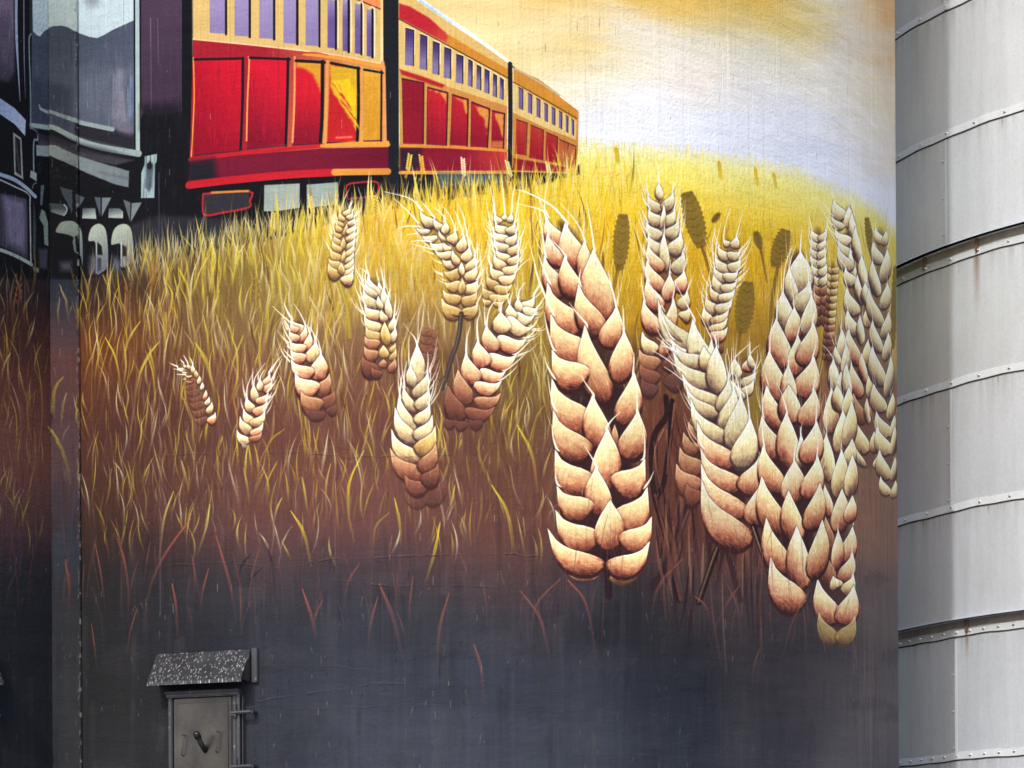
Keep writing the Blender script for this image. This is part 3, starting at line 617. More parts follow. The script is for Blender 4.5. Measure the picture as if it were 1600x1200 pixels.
for _ in range(1500):         # bolder single blades, pale against the meadow
    x = rnd.uniform(-50, 1000); y0 = edge_y(min(x, 905)) + 30; y = y0 + rnd.random() ** 1.25 * (850 - y0); d = np.clip((y - 440) / 340, 0, 1)
    if rnd.random() < d * .4 or (x < 230 and rnd.random() < .62) or (72 < x < 124 and rnd.random() < .8): continue
    base = fcol(x, min(y + 10, 800)); k = rnd.random()
    tip = mixc((244,236,176), (200,178,140), d) if k < .4 else mixc((236,220,70), (200,176,60), d) if k < .78 else mixc((214,190,120), (160,120,96), d) if k < .9 else (84,52,40)
    if x < 120: tip = mixc(tip, base, .6)
    B.append((x, y, rnd.uniform(-20, 20), rnd.uniform(46, 110) * (1 - .25 * d), rnd.uniform(-8, 8), rnd.uniform(2.6, 5.8) * (1 - .25 * d), *tip, *mixc(base, tip, .15), rnd.uniform(.6, 1.) * (1 - .3 * d)))
for _ in range(620):
    x = rnd.uniform(-30, 1000); y0 = edge_y(min(x, 905)) + 50; y = y0 + rnd.random() ** 1.3 * (890 - y0)
    if 60 < x < 130: continue
    base = fcol(x, min(y, 820)); tip = rnd.choice([(236,222,84),(228,214,120),(240,236,190),(226,202,60)])
    if x < 120: tip = mixc(tip, base, .35)
    B.append((x, y, rnd.uniform(-22, 22), rnd.uniform(36, 95), rnd.uniform(-10, 10), rnd.uniform(2.2, 4.2), *tip, *mixc(base, tip, .3), rnd.uniform(.6, .95)))
B.sort(key=lambda r: r[1]); blades(B); B = []
for _ in range(900):          # low brown and slate streaks that fade the meadow into the dark
    x = rnd.uniform(-50, 1400); y = rnd.uniform(760, 1010)
    if rnd.random() < (y - 900) / 200.: continue
    c = fcol(x, y - 60); c = mixc(c, (96,66,64) if rnd.random() < .6 else (40,38,48), .35)
    B.append((x, y, rnd.uniform(-9, 9), rnd.uniform(50, 120), rnd.uniform(-6, 6), rnd.uniform(2.5, 6), *c, *c, rnd.uniform(.12, .35)))
blades(B); B = []
# weathering of the dark lower wall: washes, scuffs and patches
for _ in range(900):
    x = rnd.uniform(-40, 1400); y = rnd.uniform(860, 1290); L = rnd.uniform(30, 260); c = rnd.choice([(96,94,98),(30,30,34),(112,108,106),(26,28,36),(84,74,70)])
    stroke([(x, y - L / 2), (x + rnd.uniform(-2, 2), y), (x + rnd.uniform(-3, 3), y + L / 2)], rnd.uniform(1.5, 12), c, a0=rnd.uniform(.02, .16), a1=0., soft=rnd.uniform(2, 7))
for _ in range(120):
    x = rnd.uniform(130, 1390); y = rnd.uniform(880, 1210); L = rnd.uniform(20, 90); h = rnd.uniform(8, 40); c = rnd.choice([(78,76,82),(38,38,44),(90,86,88)])
    poly([(x, y), (x + L * .6, y - h * .3), (x + L, y + h * .4), (x + L * .5, y + h), (x - L * .1, y + h * .7)], c, alpha=rnd.uniform(.05, .16), soft=rnd.uniform(4, 14), rough=4)
for _ in range(260):
    x = rnd.uniform(-40, 1400); y = rnd.uniform(560, 1200); l = rnd.uniform(3, 16); stroke([(x, y), (x + rnd.uniform(-3, 3), y + l)], rnd.uniform(.8, 1.8), rnd.choice([(150,140,140),(24,20,24)]), a0=.5, a1=.2)
# bare-wood like streaks on the far right edge
for _ in range(260):
    x = rnd.uniform(1332, 1402); y = rnd.uniform(760, 1330); c = rnd.choice([(178,150,126),(96,74,72),(150,122,108),(120,96,90),(66,54,60)])
    B.append((x, y, rnd.uniform(-5, 5), rnd.uniform(90, 260), rnd.uniform(-4, 4), rnd.uniform(1., 2.6), *c, *c, rnd.uniform(.2, .55)))
blades(B)
# ---- ears of wheat: rows of base x,y, tip x,y, width[, awn points][, palette + opacity]
def stem(pts, wd, c=(40,25,31), hl=(196,156,122), o=None, a=1.):
    stroke(pts, wd, c, o=o, a0=a, a1=a * .8); stroke([(p[0] - wd * .12, p[1]) for p in pts], wd * .34, hl, o=o, a0=a * .7, a1=a * .35, soft=1.5)
def shade(pts, c=(58,34,36), al=.85, soft=5, o=None):
    P = np.array(pts, float); m = P.mean(0); d = P - m
    P = m + d * np.array([.66, .93]); poly(smooth(P, 3, True), c, alpha=al * .8, soft=12, o=o)
OL = (138,112,48)
def olive(cx, cy, wd, h, ang, label, col=OL, st=None):
    begin('painted_wheat_ear', label)
    a = R_(ang); P = []
    n = 11
    for s_ in (1, -1):
        r = range(n + 1) if s_ == 1 else range(n, -1, -1)
        for i in r:
            t = i / n; hw = wd / 2 * math.sin(math.pi * (.12 + .8 * t)) ** .6
            for q, e in ((0, 1.0), (.5, 1.22)):
                tt = t + (q / n if s_ == 1 else -q / n)
                x = s_ * hw * e; y = -h / 2 + h * min(max(tt, 0), 1)
                P.append((cx + x * math.cos(a) - y * math.sin(a), cy + x * math.sin(a) + y * math.cos(a)))
    poly(P, col, alpha=.9, soft=1.6)
    if False: stroke([(cx + h * .38 * math.sin(a), cy - h * .38 * math.cos(a)), (cx - h * .4 * math.sin(a), cy + h * .4 * math.cos(a))], wd * .22, (100,78,38), a0=.5, a1=.5, soft=2)
    for i in range(7):
        t = (i - 3) / 7 * h
        for s_ in (-1, 1):
            x = s_ * wd * .2; stroke([(cx + x * 1.3 * math.cos(a) - (t - 4) * math.sin(a), cy + x * 1.3 * math.sin(a) + (t - 4) * math.cos(a)), (cx - t * math.sin(a), cy + t * math.cos(a))], 1.4, (98,76,36), a0=.5, a1=.6, soft=1)
    end(0)
    if st: stroke(st, 6, (128,96,40), a0=.85, a1=.5, w1=4)
stroke([(1214,420),(1206,470),(1203,520)], 8, (140,108,46), a0=.9, a1=.6)
olive(970, 378, 23, 88, 5, 'solid olive brown ear silhouette right of the giant ear', st=[(966,415),(961,440),(958,455)])
olive(1084, 343, 28, 90, -14, 'dark olive ear silhouette leaning left beside the tall upright pale ear', st=[(1096,385),(1104,410),(1110,436)])
olive(1163, 480, 27, 82, 8, 'olive ear silhouette low between the two leaning pale ears', st=[(1157,515),(1154,545)])
olive(1219, 388, 25, 62, 18, 'olive ear with dotted seam standing high behind the broad ear')
olive(1184, 375, 12, 28, -14, 'tiny olive ear bud above the field centre right', st=[(1188,388),(1198,440)])
olive(1359, 372, 11, 66, -8, 'slim olive ear silhouette near the right edge of the silo')
olive(1118, 340, 9, 18, 40, 'smallest olive bud leaning on a thin stalk')
olive(1397, 480, 9, 130, 2, 'thin brown ear silhouette on the very right edge of the silo')
for x, y, h, c in [(1124,266,22,(220,186,40)),(1181,276,22,(222,188,44)),(963,242,18,(216,180,44)),(1210,282,18,(214,182,60))]: stroke([(x-1,y-h/2),(x+2,y+h/2)], 8, c, a0=.9, a1=.6, soft=2)
# tiny ears along the track
def tiny(x, y, h, c, lean, label):
    begin('painted_wheat_ear', label)
    for i in range(7):
        t = i / 6.
        for s_ in (-1, 1): 
            xx = x + lean * (1 - t) * h * .3 + s_ * 1.2; yy = y - h / 2 + t * h + s_ * 1.2
            stroke([(xx, yy + 2), (xx + s_ * 1.8, yy - .8)], 3.0, mixc(c, (150,110,40), .25), w0=3.0, w1=1.4, soft=.8, col1=mixc(c, (255,250,220), .5))
    end(0); stroke([(x, y + h / 2), (x - 3, y + h / 2 + 14), (x - 5, y + h)], 2.6, mixc(c, (190,150,50), .6), a0=.9, a1=.6)
for a_ in [(637,252,22,(226,196,60),.5,'small yellow ear against the maroon skirt of the middle carriage'),(660,255,24,(234,186,40),-.4,'golden small ear just right of the small yellow one below the middle carriage'),(724,259,24,(238,228,190),-.2,'small cream ear below the fourth door panel of the middle carriage'),
           (797,262,20,(238,226,150),-.9,'small pale ear where the middle and farthest carriage meet'),(858,262,14,(240,226,150),-.8,'smallest pale ear under the farthest carriage'),(425,343,22,(214,200,90),.3,'small yellow green ear below the red outlined step'),
           (488,318,24,(222,206,96),-.6,'small yellow green ear right of the pale grey boxes'),(587,322,30,(232,196,70),0,'small golden ear left of the gap between the two nearest carriages')]: tiny(*a_)
for x, y in [(199,460),(240,430),(400,450),(357,470),(29,450)]:
    for i in range(9): stroke([(x - 3 + (i % 2) * 6, y - 18 + i * 5), (x + (i % 2 * 2 - 1) * 4, y - 22 + i * 5)], 3, (176,96,48) if x < 300 else (120,84,60), a0=.5, a1=.7, soft=1.4)

Zc = (660, 290, 5.715)
begin('painted_wheat_ear', 'cream ear bent over to the left with long curved awns')
shade([(20,330),(110,330),(200,420),(290,520),(360,640),(400,760),(400,900),(390,1150),(300,1160),(300,1000),(300,800),(230,600),(130,500),(20,400)], (110,84,80), o=Zc, al=.8, soft=4)
ear([(110,330,-20,205,85,-120,110,-345,52,'w'),(60,395,-50,320,30,-140,220,-260,110,'w'),(175,370,100,275,60,30,190,-10,140,'w'),(200,430,205,320,62,170,250,100,195,'w'),(250,505,290,400,98,250,280,165,170,'c'),(330,580,365,440,88,320,300,275,205,'c'),
 (200,480,145,385,34,'w'),(110,460,-10,430,58,-60,425,-140,440,'w'),(50,400,-60,360,44,-150,360,-220,385,'w'),(190,540,60,495,74,-30,490,-110,498,'w'),(370,670,415,540,92,370,300,305,145,'c'),(240,572,190,500,58,'c'),(250,600,105,570,64,0,545,-90,520,'c'),
 (390,740,468,600,72,445,540,430,480,'c'),(290,690,175,650,74,'c'),(320,690,270,570,64,'c'),(390,820,480,690,86,490,600,480,500,'c'),(330,770,185,755,94,'g'),(350,800,347,680,46,'c'),(380,930,492,820,98,520,740,505,560,'c'),(320,880,190,850,86,'g'),(345,965,352,825,54,'g'),
 (360,1030,485,925,92,530,820,520,620,'g'),(320,1010,180,918,90,'g'),(370,1135,492,1030,96,545,900,540,700,'g'),(320,1135,172,990,108,'g')], Zc)
end(0); Za = (660, 440, 5.)
stroke([(225,258),(290,272),(350,262)], 16, (50,32,40), o=Za, w0=4, w1=4); stem([(302,250),(285,400),(262,500),(225,600),(190,720),(150,830)], 38, (72,58,58), (130,114,104), o=Za)
begin('painted_wheat_ear', 'upright cream ear just left of the tip of the giant ear')
Zd = Zc
shade([(690,300),(800,300),(840,500),(830,700),(720,900),(640,1040),(580,1040),(600,800),(640,500)], (150,128,100), o=Zd, al=.7, soft=4)
ear([(730,310,735,250,48,722,120,715,-40,'w'),(690,322,645,245,62,625,120,600,-10,'w'),(770,322,792,240,52,800,120,825,-10,'w'),(740,400,648,320,84,640,180,630,30,'w'),(762,410,822,320,72,850,160,870,10,'w'),(745,470,625,385,78,590,270,565,110,'w'),(752,500,835,405,76,850,300,'w'),
 (752,550,635,462,74,600,390,588,305,'w'),(770,590,855,485,76,895,420,922,315,'c'),(760,642,655,555,76,620,490,610,420,'c'),(770,682,855,585,76,875,470,'c'),(722,722,640,600,88,620,480,'c'),(730,755,855,672,78,895,590,'c'),(700,802,605,705,86,590,600,615,490,'c'),(700,835,835,765,82,890,700,955,650,'c'),
 (660,892,575,785,82,580,720,'g'),(660,915,800,868,78,'g'),(620,985,535,885,82,520,830,'g'),(620,995,780,945,80,'g'),(600,1045,535,995,50,'g'),(640,1050,725,1020,44,'g')], Zd)
end(0)
Ze = (500, 290, 5.)
stem([(150,745),(185,860),(215,980),(232,1180)], 34, (170,150,60), (214,196,90), o=Ze, a=.8)
begin('painted_wheat_ear', 'straw coloured ear highest on the left, under the gap between carriages')
shade([(160,210),(240,200),(270,400),(260,640),(240,740),(130,740),(70,640),(100,400)], (176,142,88), o=Ze, al=.85, soft=3)
ear([(190,222,232,158,46,255,120,'c'),(180,275,152,205,45,145,145,'g'),(215,252,252,198,42,275,145,'c'),(175,312,128,250,46,118,200,'g'),(220,302,268,238,46,300,195,'c'),(180,385,205,290,30,'g'),(160,352,125,290,48,100,225,'g'),(215,362,275,285,52,302,255,'c'),(150,402,108,345,54,92,240,'g'),
 (210,422,270,335,52,292,325,'c'),(150,452,108,380,55,'g'),(205,482,268,395,52,292,355,'c'),(175,500,180,400,36,'g'),(155,505,97,420,58,'g'),(200,542,262,445,56,280,405,'c'),(150,565,82,480,66,'g'),(200,592,258,508,50,'c'),(170,592,186,500,30,'g'),(145,625,68,560,76,'g'),(195,642,257,555,52,'c'),
 (140,700,66,596,78,'g'),(190,692,258,608,62,'c'),(166,690,165,598,44,'g'),(180,745,252,655,78,'c')], Ze)
end(0)
Zg = (420, 420, 4.614)
begin('painted_wheat_ear', 'cream ear with its tip hooked left, below the straw coloured ear')
shade([(700,60),(820,90),(900,300),(915,600),(880,740),(700,740),(670,600),(690,300)], (96,70,60), o=Zg, al=.75, soft=5)
ear([(835,225,795,85,62,'w'),(790,195,715,38,84,655,-8,'w'),(850,285,828,125,52,810,-15,'w'),(770,185,693,80,56,705,0,'w'),(870,352,858,195,46,875,145,'w'),(770,262,683,135,76,678,15,'w'),(812,285,788,190,40,'w'),(790,332,688,250,78,655,95,'c'),(872,442,900,335,52,912,175,'w'),(840,372,810,290,52,'c'),
 (790,422,688,325,82,648,185,'c'),(872,522,908,415,52,945,275,'w'),(790,492,698,408,82,'g'),(850,545,835,378,62,'g'),(780,545,690,478,82,'s'),(875,592,908,528,42,'g'),(770,625,688,550,84,'s'),(830,642,825,548,62,'g'),(875,652,912,568,42,'g'),(770,735,675,615,104,'b'),(820,712,825,648,56,'s'),(870,735,905,640,54,'s'),(800,760,740,700,60,'b')], Zg)
end(0)
begin('painted_wheat_ear', 'pinkish ear leaning left with a curled tip, left of the hooked cream ear')
shade([(150,360),(240,400),(360,600),(440,750),(470,900),(460,1010),(250,1010),(190,760),(150,500)], (122,74,64), o=Zg, al=.7, soft=5)
ear([(235,445,160,350,92,105,245,'p'),(205,440,155,385,50,90,330,25,268,'p'),(225,522,262,408,54,230,330,178,250,'p'),(210,500,145,432,56,102,350,'p'),(265,582,292,455,58,280,420,258,395,'p'),(250,572,148,508,72,110,440,95,385,'p'),(292,662,335,515,90,318,460,298,420,'c'),(250,642,155,572,76,125,555,'p'),
 (342,795,372,605,118,365,560,350,505,'p'),(300,745,160,640,98,105,578,'p'),(350,885,432,745,104,'s'),(330,865,190,740,132,168,722,'p'),(392,975,468,865,92,'b'),(360,985,232,868,120,'s'),(385,1045,250,985,64,'m'),(430,1030,480,960,60,'m')], Zg)
end(0)
Zi = (240, 540, 6.668)
begin('painted_wheat_ear', 'smallest brown ear at far left drooping to the left')
for y, x0 in [(360,430),(415,440),(470,460),(540,490),(600,500),(680,520),(760,540)]: kernel((x0)/6.668+240, y/6.668+540, (x0-130)/6.668+240, (y-14)/6.668+540, 11, None, 'b', .6)
ear([(330,240,238,212,46,165,180,'c'),(345,222,310,178,30,275,142,'c'),(382,236,352,175,36,310,98,'w'),(412,292,405,190,42,375,122,'c'),(340,278,288,258,22,205,240,'p'),(392,312,325,300,22,238,298,'p'),(400,370,320,345,20,300,350,'s'),(442,332,440,255,42,'g'),(468,402,475,310,42,'p'),(500,462,505,378,36,'w'),(525,565,542,455,42,'p'),(542,612,575,525,52,'w'),(560,695,602,580,62,'c'),(575,790,638,685,76,'p')], Zi)
end(0)
begin('painted_wheat_ear', 'small pale ear with six long awns, second from far left')
shade([(1090,360),(1210,340),(1180,560),(1130,800),(1080,960),(960,960),(900,800),(980,560)], (150,86,64), o=Zi, al=.7, soft=3)
ear([(1130,405,1205,265,66,1260,190,1332,105,'p'),(1152,462,1228,345,82,1290,230,1335,135,'p'),(1105,472,1105,345,62,1120,300,1155,250,'c'),(1060,582,1042,400,76,1060,320,1160,180,'c'),(1080,575,1192,468,80,1240,410,1270,358,'p'),(1030,672,968,528,92,975,420,1035,275,'c'),(1050,685,1180,555,92,1230,480,'p'),
 (1030,792,938,645,92,'c'),(1020,805,1155,655,92,1220,560,1270,478,'c'),(1000,885,902,725,96,'c'),(1020,905,1135,785,74,'p'),(980,985,868,865,84,'w'),(1010,965,1125,885,60,'s'),(960,1050,920,1000,40,'w5')], Zi)
end(0)
begin('painted_wheat_ear', 'faint brown half hidden ear right of the hooked cream ear')
for i in range(6): kernel(672, 520 + i * 13, 657, 508 + i * 13, 14, None, 'b', .7); kernel(670, 524 + i * 13, 684, 512 + i * 13, 13, None, 'b', .6)
end(0)
# upright pale ear, centre right
Zu = (1000, 280, 4.)
begin('painted_wheat_ear', 'tall upright pale ear between the giant ear and the olive silhouettes')
shade([(90,110),(170,110),(240,250),(265,500),(260,760),(210,950),(160,1260),(20,1280),(0,1060),(30,800),(50,500),(50,250)], (104,64,54), o=Zu, al=.85, soft=5)
ear([(120,125,118,20,42,116,-20,110,-90,'w'),(120,182,48,85,64,40,20,44,-40,'w'),(145,175,202,65,62,205,10,'w'),(120,262,55,175,74,20,120,8,60,'w'),(150,265,215,175,66,220,90,'w'),(130,300,146,150,26,'w'),(115,352,42,255,78,0,170,'w'),(170,345,235,245,72,250,150,245,60,'w'),(125,442,52,335,78,15,280,-4,200,'w'),(190,448,252,325,84,252,150,'w'),
 (160,565,150,328,52,152,265,'w'),(130,555,52,395,84,20,330,-10,250,'p'),(210,565,268,445,78,288,400,'w'),(130,675,46,495,94,15,400,'p'),(225,685,272,565,84,300,480,'p'),(165,755,182,588,72,190,500,'p'),(125,795,45,612,94,12,490,'p'),(250,795,292,695,74,318,615,'c'),(110,935,25,745,94,5,590,'p'),(150,965,205,735,74,222,635,'p'),
 (262,862,302,798,72,'c'),(90,1065,15,945,84,'c'),(130,1095,185,865,66,'p'),(100,1150,-5,1055,94,'s'),(160,1180,210,1060,80,'b'),(100,1240,0,1140,90,'b'),(180,1290,240,1160,100,'m'),(90,1320,10,1230,80,'m')], Zu)
end(0)
Zl = (1020, 540, 3.)
stroke([(60,240),(62,330),(5,420),(-8,560),(10,720),(60,900),(120,1190)], 30, (48,28,32), o=Zl, a0=.95, a1=.8); stroke([(90,260),(80,420),(50,640),(10,720)], 28, (40,24,30), o=Zl, a0=.95, a1=.7)
stroke([(100,270),(84,420),(64,600)], 9, (172,118,96), o=Zl, a0=.8, a1=.4); stroke([(50,390),(10,480),(0,600)], 7, (178,136,104), o=Zl, a0=.8, a1=.3)
stroke([(10,700),(60,900),(128,1190)], 14, (150,92,78), o=Zl, a0=.6, a1=.6)
stroke([(170,740),(110,900),(60,1040),(0,1130)], 40, (58,36,40), o=Zl, a0=.8, a1=.7, soft=3); stroke([(170,760),(110,920),(90,1000)], 12, (176,136,124), o=Zl, a0=.5, a1=.0, soft=3)
for _ in range(120):
    x = rnd.uniform(1005, 1300); y = rnd.uniform(640, 900); l = rnd.uniform(50, 170); q = rnd.uniform(-22, 22); d_ = rnd.random() < .55
    stroke([(x, y), (x + q * .3, y + l * .5), (x + q, y + l)], rnd.uniform(2.5, 9), (46, 28, 34) if d_ else rnd.choice([(158,104,84),(140,88,74),(176,130,104)]), a0=rnd.uniform(.5, .95), a1=.15, w0=1, w1=3, soft=1.4)
stem([(345,850),(290,980),(215,1200)], 34, (40,26,30), (200,158,124), o=Zl); stroke([(330,900),(360,1010),(410,1190)], 34, (62,38,42), o=Zl, a0=.9, a1=.6, soft=2)
stroke([(260,760),(310,840),(330,900)], 30, (86,54,50), o=Zl, a0=.7, a1=.7, soft=3)
Zp = (1000, 280, 4.)
begin('painted_wheat_ear', 'medium pale ear leaning right above the field, between two olive silhouettes')
shade([(560,350),(610,420),(620,560),(580,760),(530,1000),(470,1040),(420,880),(440,700),(500,500)], (120,92,70), o=Zp, al=.8, soft=4)
ear([(555,402,520,365,36,535,270,565,178,'w'),(582,425,602,350,52,620,280,642,195,'w'),(550,482,488,405,52,465,340,472,275,'w'),(555,472,628,438,52,690,358,'w'),(550,562,470,465,62,480,380,505,270,'w'),(560,552,625,485,62,670,420,692,362,'w'),(530,622,462,535,56,450,400,470,310,'w'),(530,605,612,565,54,655,520,672,478,'w'),
 (510,695,460,585,58,'w'),(515,675,605,625,52,650,590,682,555,'w'),(500,745,438,655,52,432,600,445,535,'c'),(500,735,592,675,52,'w'),(470,815,412,725,68,415,660,435,590,'c'),(480,805,575,735,62,'w'),(440,895,398,795,64,385,720,397,650,'c'),(450,875,555,795,48,580,720,'c'),(440,925,545,855,48,'c'),(450,975,545,915,62,'p'),(480,1062,515,1015,44,'b')], Zp)
end(0)
begin('painted_wheat_ear', 'small ear with spread awns low between the leaning ear and the broad ear')
shade([(370,50),(470,50),(480,120),(430,230),(380,200),(360,120)], (120,84,60), o=Zl, al=.7, soft=3)
ear([(395,145,383,55,48,420,20,452,-10,'w'),(438,118,446,58,48,470,20,500,-5,'p'),(470,105,455,30,30,455,-20,'w'),(420,172,478,108,48,490,20,'w'),(405,215,352,128,42,340,60,350,10,'w'),(415,215,470,150,40,492,112,'w'),(420,245,385,170,42,'w')], Zl)
end(0)
begin('painted_wheat_ear', 'brown shaded ear half hidden behind the leaning pale ear')
ear([(215,360,170,335,40,'b'),(205,485,145,400,74,'s'),(220,420,168,350,54,'s'),(215,575,128,468,90,'s'),(205,655,112,545,92,'s'),(210,720,160,640,80,'b')], Zl)
end(0)
begin('painted_wheat_ear', 'pale ear leaning left with a thick shadowed seam, right of the tall upright ear')
shade([(60,0),(260,20),(380,200),(460,400),(505,640),(470,860),(420,880),(240,620),(200,400),(140,180)], (56,36,44), o=Zl, al=.95, soft=3)
ear([(350,1025,120,738,118,90,690,'w'),(245,985,140,800,20,130,785,'w'),(390,1115,195,985,104,150,900,115,808,'w'),(430,1195,335,865,132,290,780,214,640,'w'),(400,1205,218,1085,100,165,1040,102,988,'w'),(470,1200,445,1000,60,400,900,348,802,'w'),(500,1240,490,1090,60,460,980,418,900,'w')], Zp)
ear([(225,65,108,-5,64,60,-30,'w'),(262,115,240,0,62,'c'),(265,155,98,18,74,40,0,'w'),(300,215,298,0,80,290,-60,'w'),(290,245,138,118,66,60,60,-5,20,'w'),(290,300,158,178,58,100,130,52,98,'w'),(310,295,352,155,62,360,90,345,15,'w'),(325,375,378,195,78,368,80,370,5,'w'),(330,415,182,238,78,150,185,'w'),(365,465,408,228,94,390,150,370,118,'w'),
 (365,525,212,345,94,170,270,143,222,'p'),(400,555,452,335,104,440,220,425,148,'w'),(397,635,228,468,88,210,400,'p'),(422,665,500,500,98,'p'),(412,755,232,540,98,'p'),(462,825,505,635,98,'p'),(430,888,235,615,124,'p')], Zl)
end(0)
stem([(472,850),(520,990),(560,1090),(640,1230)], 34, (42,27,31), (206,166,124), o=Zl)

# the narrow pair high up and the ears wrapping round the right edge
Zt = (1180, 300, 3.748); Zb = (1170, 600, 2.925)
begin('painted_wheat_ear', 'narrow greyish ear rising directly behind the broad ear')
shade([(350,200),(400,230),(415,480),(400,760),(350,760),(320,520),(320,300)], (100,70,66), o=Zt, al=.85, soft=3)
for i, (x, y) in enumerate([(372,235),(368,285),(366,335),(368,385),(372,435),(376,490),(382,545),(386,600),(388,660),(385,720)]):
    pl = 'w' if i < 6 else 's' if i < 8 else 'b'
    for s_ in (-1, 1): kernel((x + s_ * 4) / Zt[2] + Zt[0], (y + 40) / Zt[2] + Zt[1], (x + s_ * 42) / Zt[2] + Zt[0], (y - 22) / Zt[2] + Zt[1], 11.5, [(x + s_ * 58) / Zt[2] + Zt[0], (y - 110) / Zt[2] + Zt[1]] if i < 5 and s_ * (i % 2 * 2 - 1) > 0 or i < 2 else None, pl)
end(0)
begin('painted_wheat_ear', 'thin brown beaded ear between the greyish narrow ear and the edge ears')
shade([(440,420),(480,430),(480,700),(460,1000),(400,1060),(385,900),(420,700)], (84,52,50), o=Zt, al=.9, soft=3)
for i in range(13):
    y = 440 + i * 42; x = 458 - i * 3; pl = 'g' if i < 8 else 's' if i < 10 else 'b'
    kernel((x - 8) / Zt[2] + Zt[0], (y + 26) / Zt[2] + Zt[1], (x - 26) / Zt[2] + Zt[0], (y - 10) / Zt[2] + Zt[1], 7.5, None, pl if i < 4 else 'b'); kernel((x - 2) / Zt[2] + Zt[0], (y + 20) / Zt[2] + Zt[1], (x + 30) / Zt[2] + Zt[0], (y - 10) / Zt[2] + Zt[1], 10, None, pl)
stroke([(440,430),(432,350),(438,320)], 5, (246,226,190), o=Zt); stroke([(470,420),(480,350),(478,320)], 5, (246,226,190), o=Zt)
end(0)
begin('painted_wheat_ear', 'slender pale ear with crooked tip, left one of the two at the right edge')
shade([(500,60),(560,90),(620,300),(690,620),(700,1000),(690,1190),(590,1190),(530,800),(500,420)], (120,84,74), o=Zt, al=.9, soft=4); shade([(480,-20),(600,-20),(600,330),(570,390),(530,380),(480,260)], (120,84,74), o=Zb, al=.9, soft=4)
ear([(510,145,462,40,74,440,-5,'w'),(545,205,548,80,48,540,45,'w'),(510,195,448,130,42,402,68,'w'),(580,295,568,120,48,'w'),(545,280,468,208,62,420,150,385,85,'w'),(605,395,588,200,48,'w'),(550,355,488,268,58,440,220,412,165,'w'),(600,565,560,320,46,'w'),(560,435,488,308,64,440,230,418,175,'w'),(630,545,625,365,48,600,245,'w'),(575,525,528,438,62,490,380,480,315,'w'),
 (620,645,600,480,42,'w'),(650,655,645,528,48,'w'),(590,705,538,558,74,510,460,498,400,'w'),(660,785,672,638,64,650,460,'c'),(590,825,542,688,68,525,555,'w'),(620,885,615,718,42,'w'),(600,995,548,798,74,530,680,'p'),(660,1005,666,848,64,'c'),(640,1105,625,938,44,'p'),(610,1185,558,978,78,545,855,'p'),(670,1195,682,998,50,'c')], Zt)
ear([(520,168,480,38,58,'s'),(545,175,540,60,26,'c'),(570,155,572,30,34,'s'),(530,305,488,158,68,475,85,'c'),(570,305,588,178,50,'c'),(530,365,482,258,30,'w'),(575,378,590,318,28,'w')], Zb)
end(0)
begin('painted_wheat_ear', 'outermost pale ear wrapping round the right edge of the silo')
shade([(700,200),(775,220),(785,500),(800,900),(800,1190),(720,1190),(680,900),(660,600),(700,400)], (130,98,84), o=Zt, al=.9, soft=4); shade([(575,-10),(668,-10),(670,400),(665,510),(630,510),(590,330)], (120,90,78), o=Zb, al=.9, soft=4)
ear([(740,285,705,205,44,710,175,'w'),(750,305,766,220,34,'w'),(735,405,693,288,58,'w'),(745,515,771,328,54,'w'),(715,595,688,398,58,690,230,'w'),(745,675,772,528,54,772,440,'w'),(735,765,668,558,68,650,450,'w'),(748,845,778,698,50,'w'),(728,925,688,748,60,680,678,'w'),(758,975,778,818,44,'w'),(742,1115,688,898,78,668,795,'w'),(768,1185,792,958,48,790,855,'w')], Zt)
ear([(610,115,572,-5,60,'c'),(642,155,656,38,34,'c'),(635,225,585,120,60,'c'),(655,240,664,140,30,'c'),(637,305,588,188,60,580,108,'c'),(656,315,666,188,28,'c'),(632,425,598,298,54,592,230,'c'),(656,435,667,330,28,'c'),(637,495,603,418,40,'c'),(656,515,670,438,28,'c')], Zb)
end(0)
begin('painted_wheat_ear', 'tall narrow cream ear standing against the right side of the broad ear')
shade([(480,780),(530,780),(545,1190),(440,1190),(450,1000)], (120,84,70), o=Zt, al=.85, soft=4); shade([(365,0),(470,0),(475,500),(480,800),(482,1060),(400,1160),(310,1060),(340,700),(345,300)], (84,52,52), o=Zb, al=.95, soft=4)
ear([(505,965,505,798,48,508,690,'w'),(490,1005,470,898,38,'w'),(520,1065,530,878,44,540,800,'w'),(465,1155,458,975,60,420,920,395,895,'w'),(500,1195,500,1048,54,'w'),(540,1195,535,998,48,'w')], Zt)
ear([(370,215,375,15,60,370,-60,'c'),(412,120,405,0,50,'c'),(445,150,455,10,46,'c'),(410,305,427,115,62,420,20,'c'),(445,275,467,75,54,470,-20,'c'),(360,435,355,225,64,350,45,'c'),(442,365,470,245,54,'c'),(402,505,421,295,64,425,235,'c'),(457,505,471,318,52,'c'),(362,595,338,435,60,'p'),(405,668,423,475,70,'p'),(452,625,471,505,48,'p'),(372,745,338,565,60,'s'),(430,797,471,645,64,'p'),
 (398,838,406,665,48,408,635,'p'),(372,905,343,755,68,'s'),(422,885,471,765,62,472,735,'p'),(405,925,385,875,56,'c'),(435,945,476,865,54,485,800,'c'),(392,1070,318,885,94,'p'),(420,1078,476,915,88,'p'),(392,1160,322,1035,66,'g7'),(412,1160,482,1050,66,'g7')], Zb)
end(0)
begin('painted_wheat_ear', 'broad symmetrical ear with rust tinted grains, second largest on the silo')
shade([(200,350),(320,350),(345,700),(355,1195),(60,1195),(90,800),(160,560)], (70,40,40), o=Zt, al=.95, soft=3); shade([(60,0),(305,0),(325,450),(335,640),(300,880),(240,990),(180,930),(90,700),(60,420)], (58,32,36), o=Zb, al=.97, soft=3)
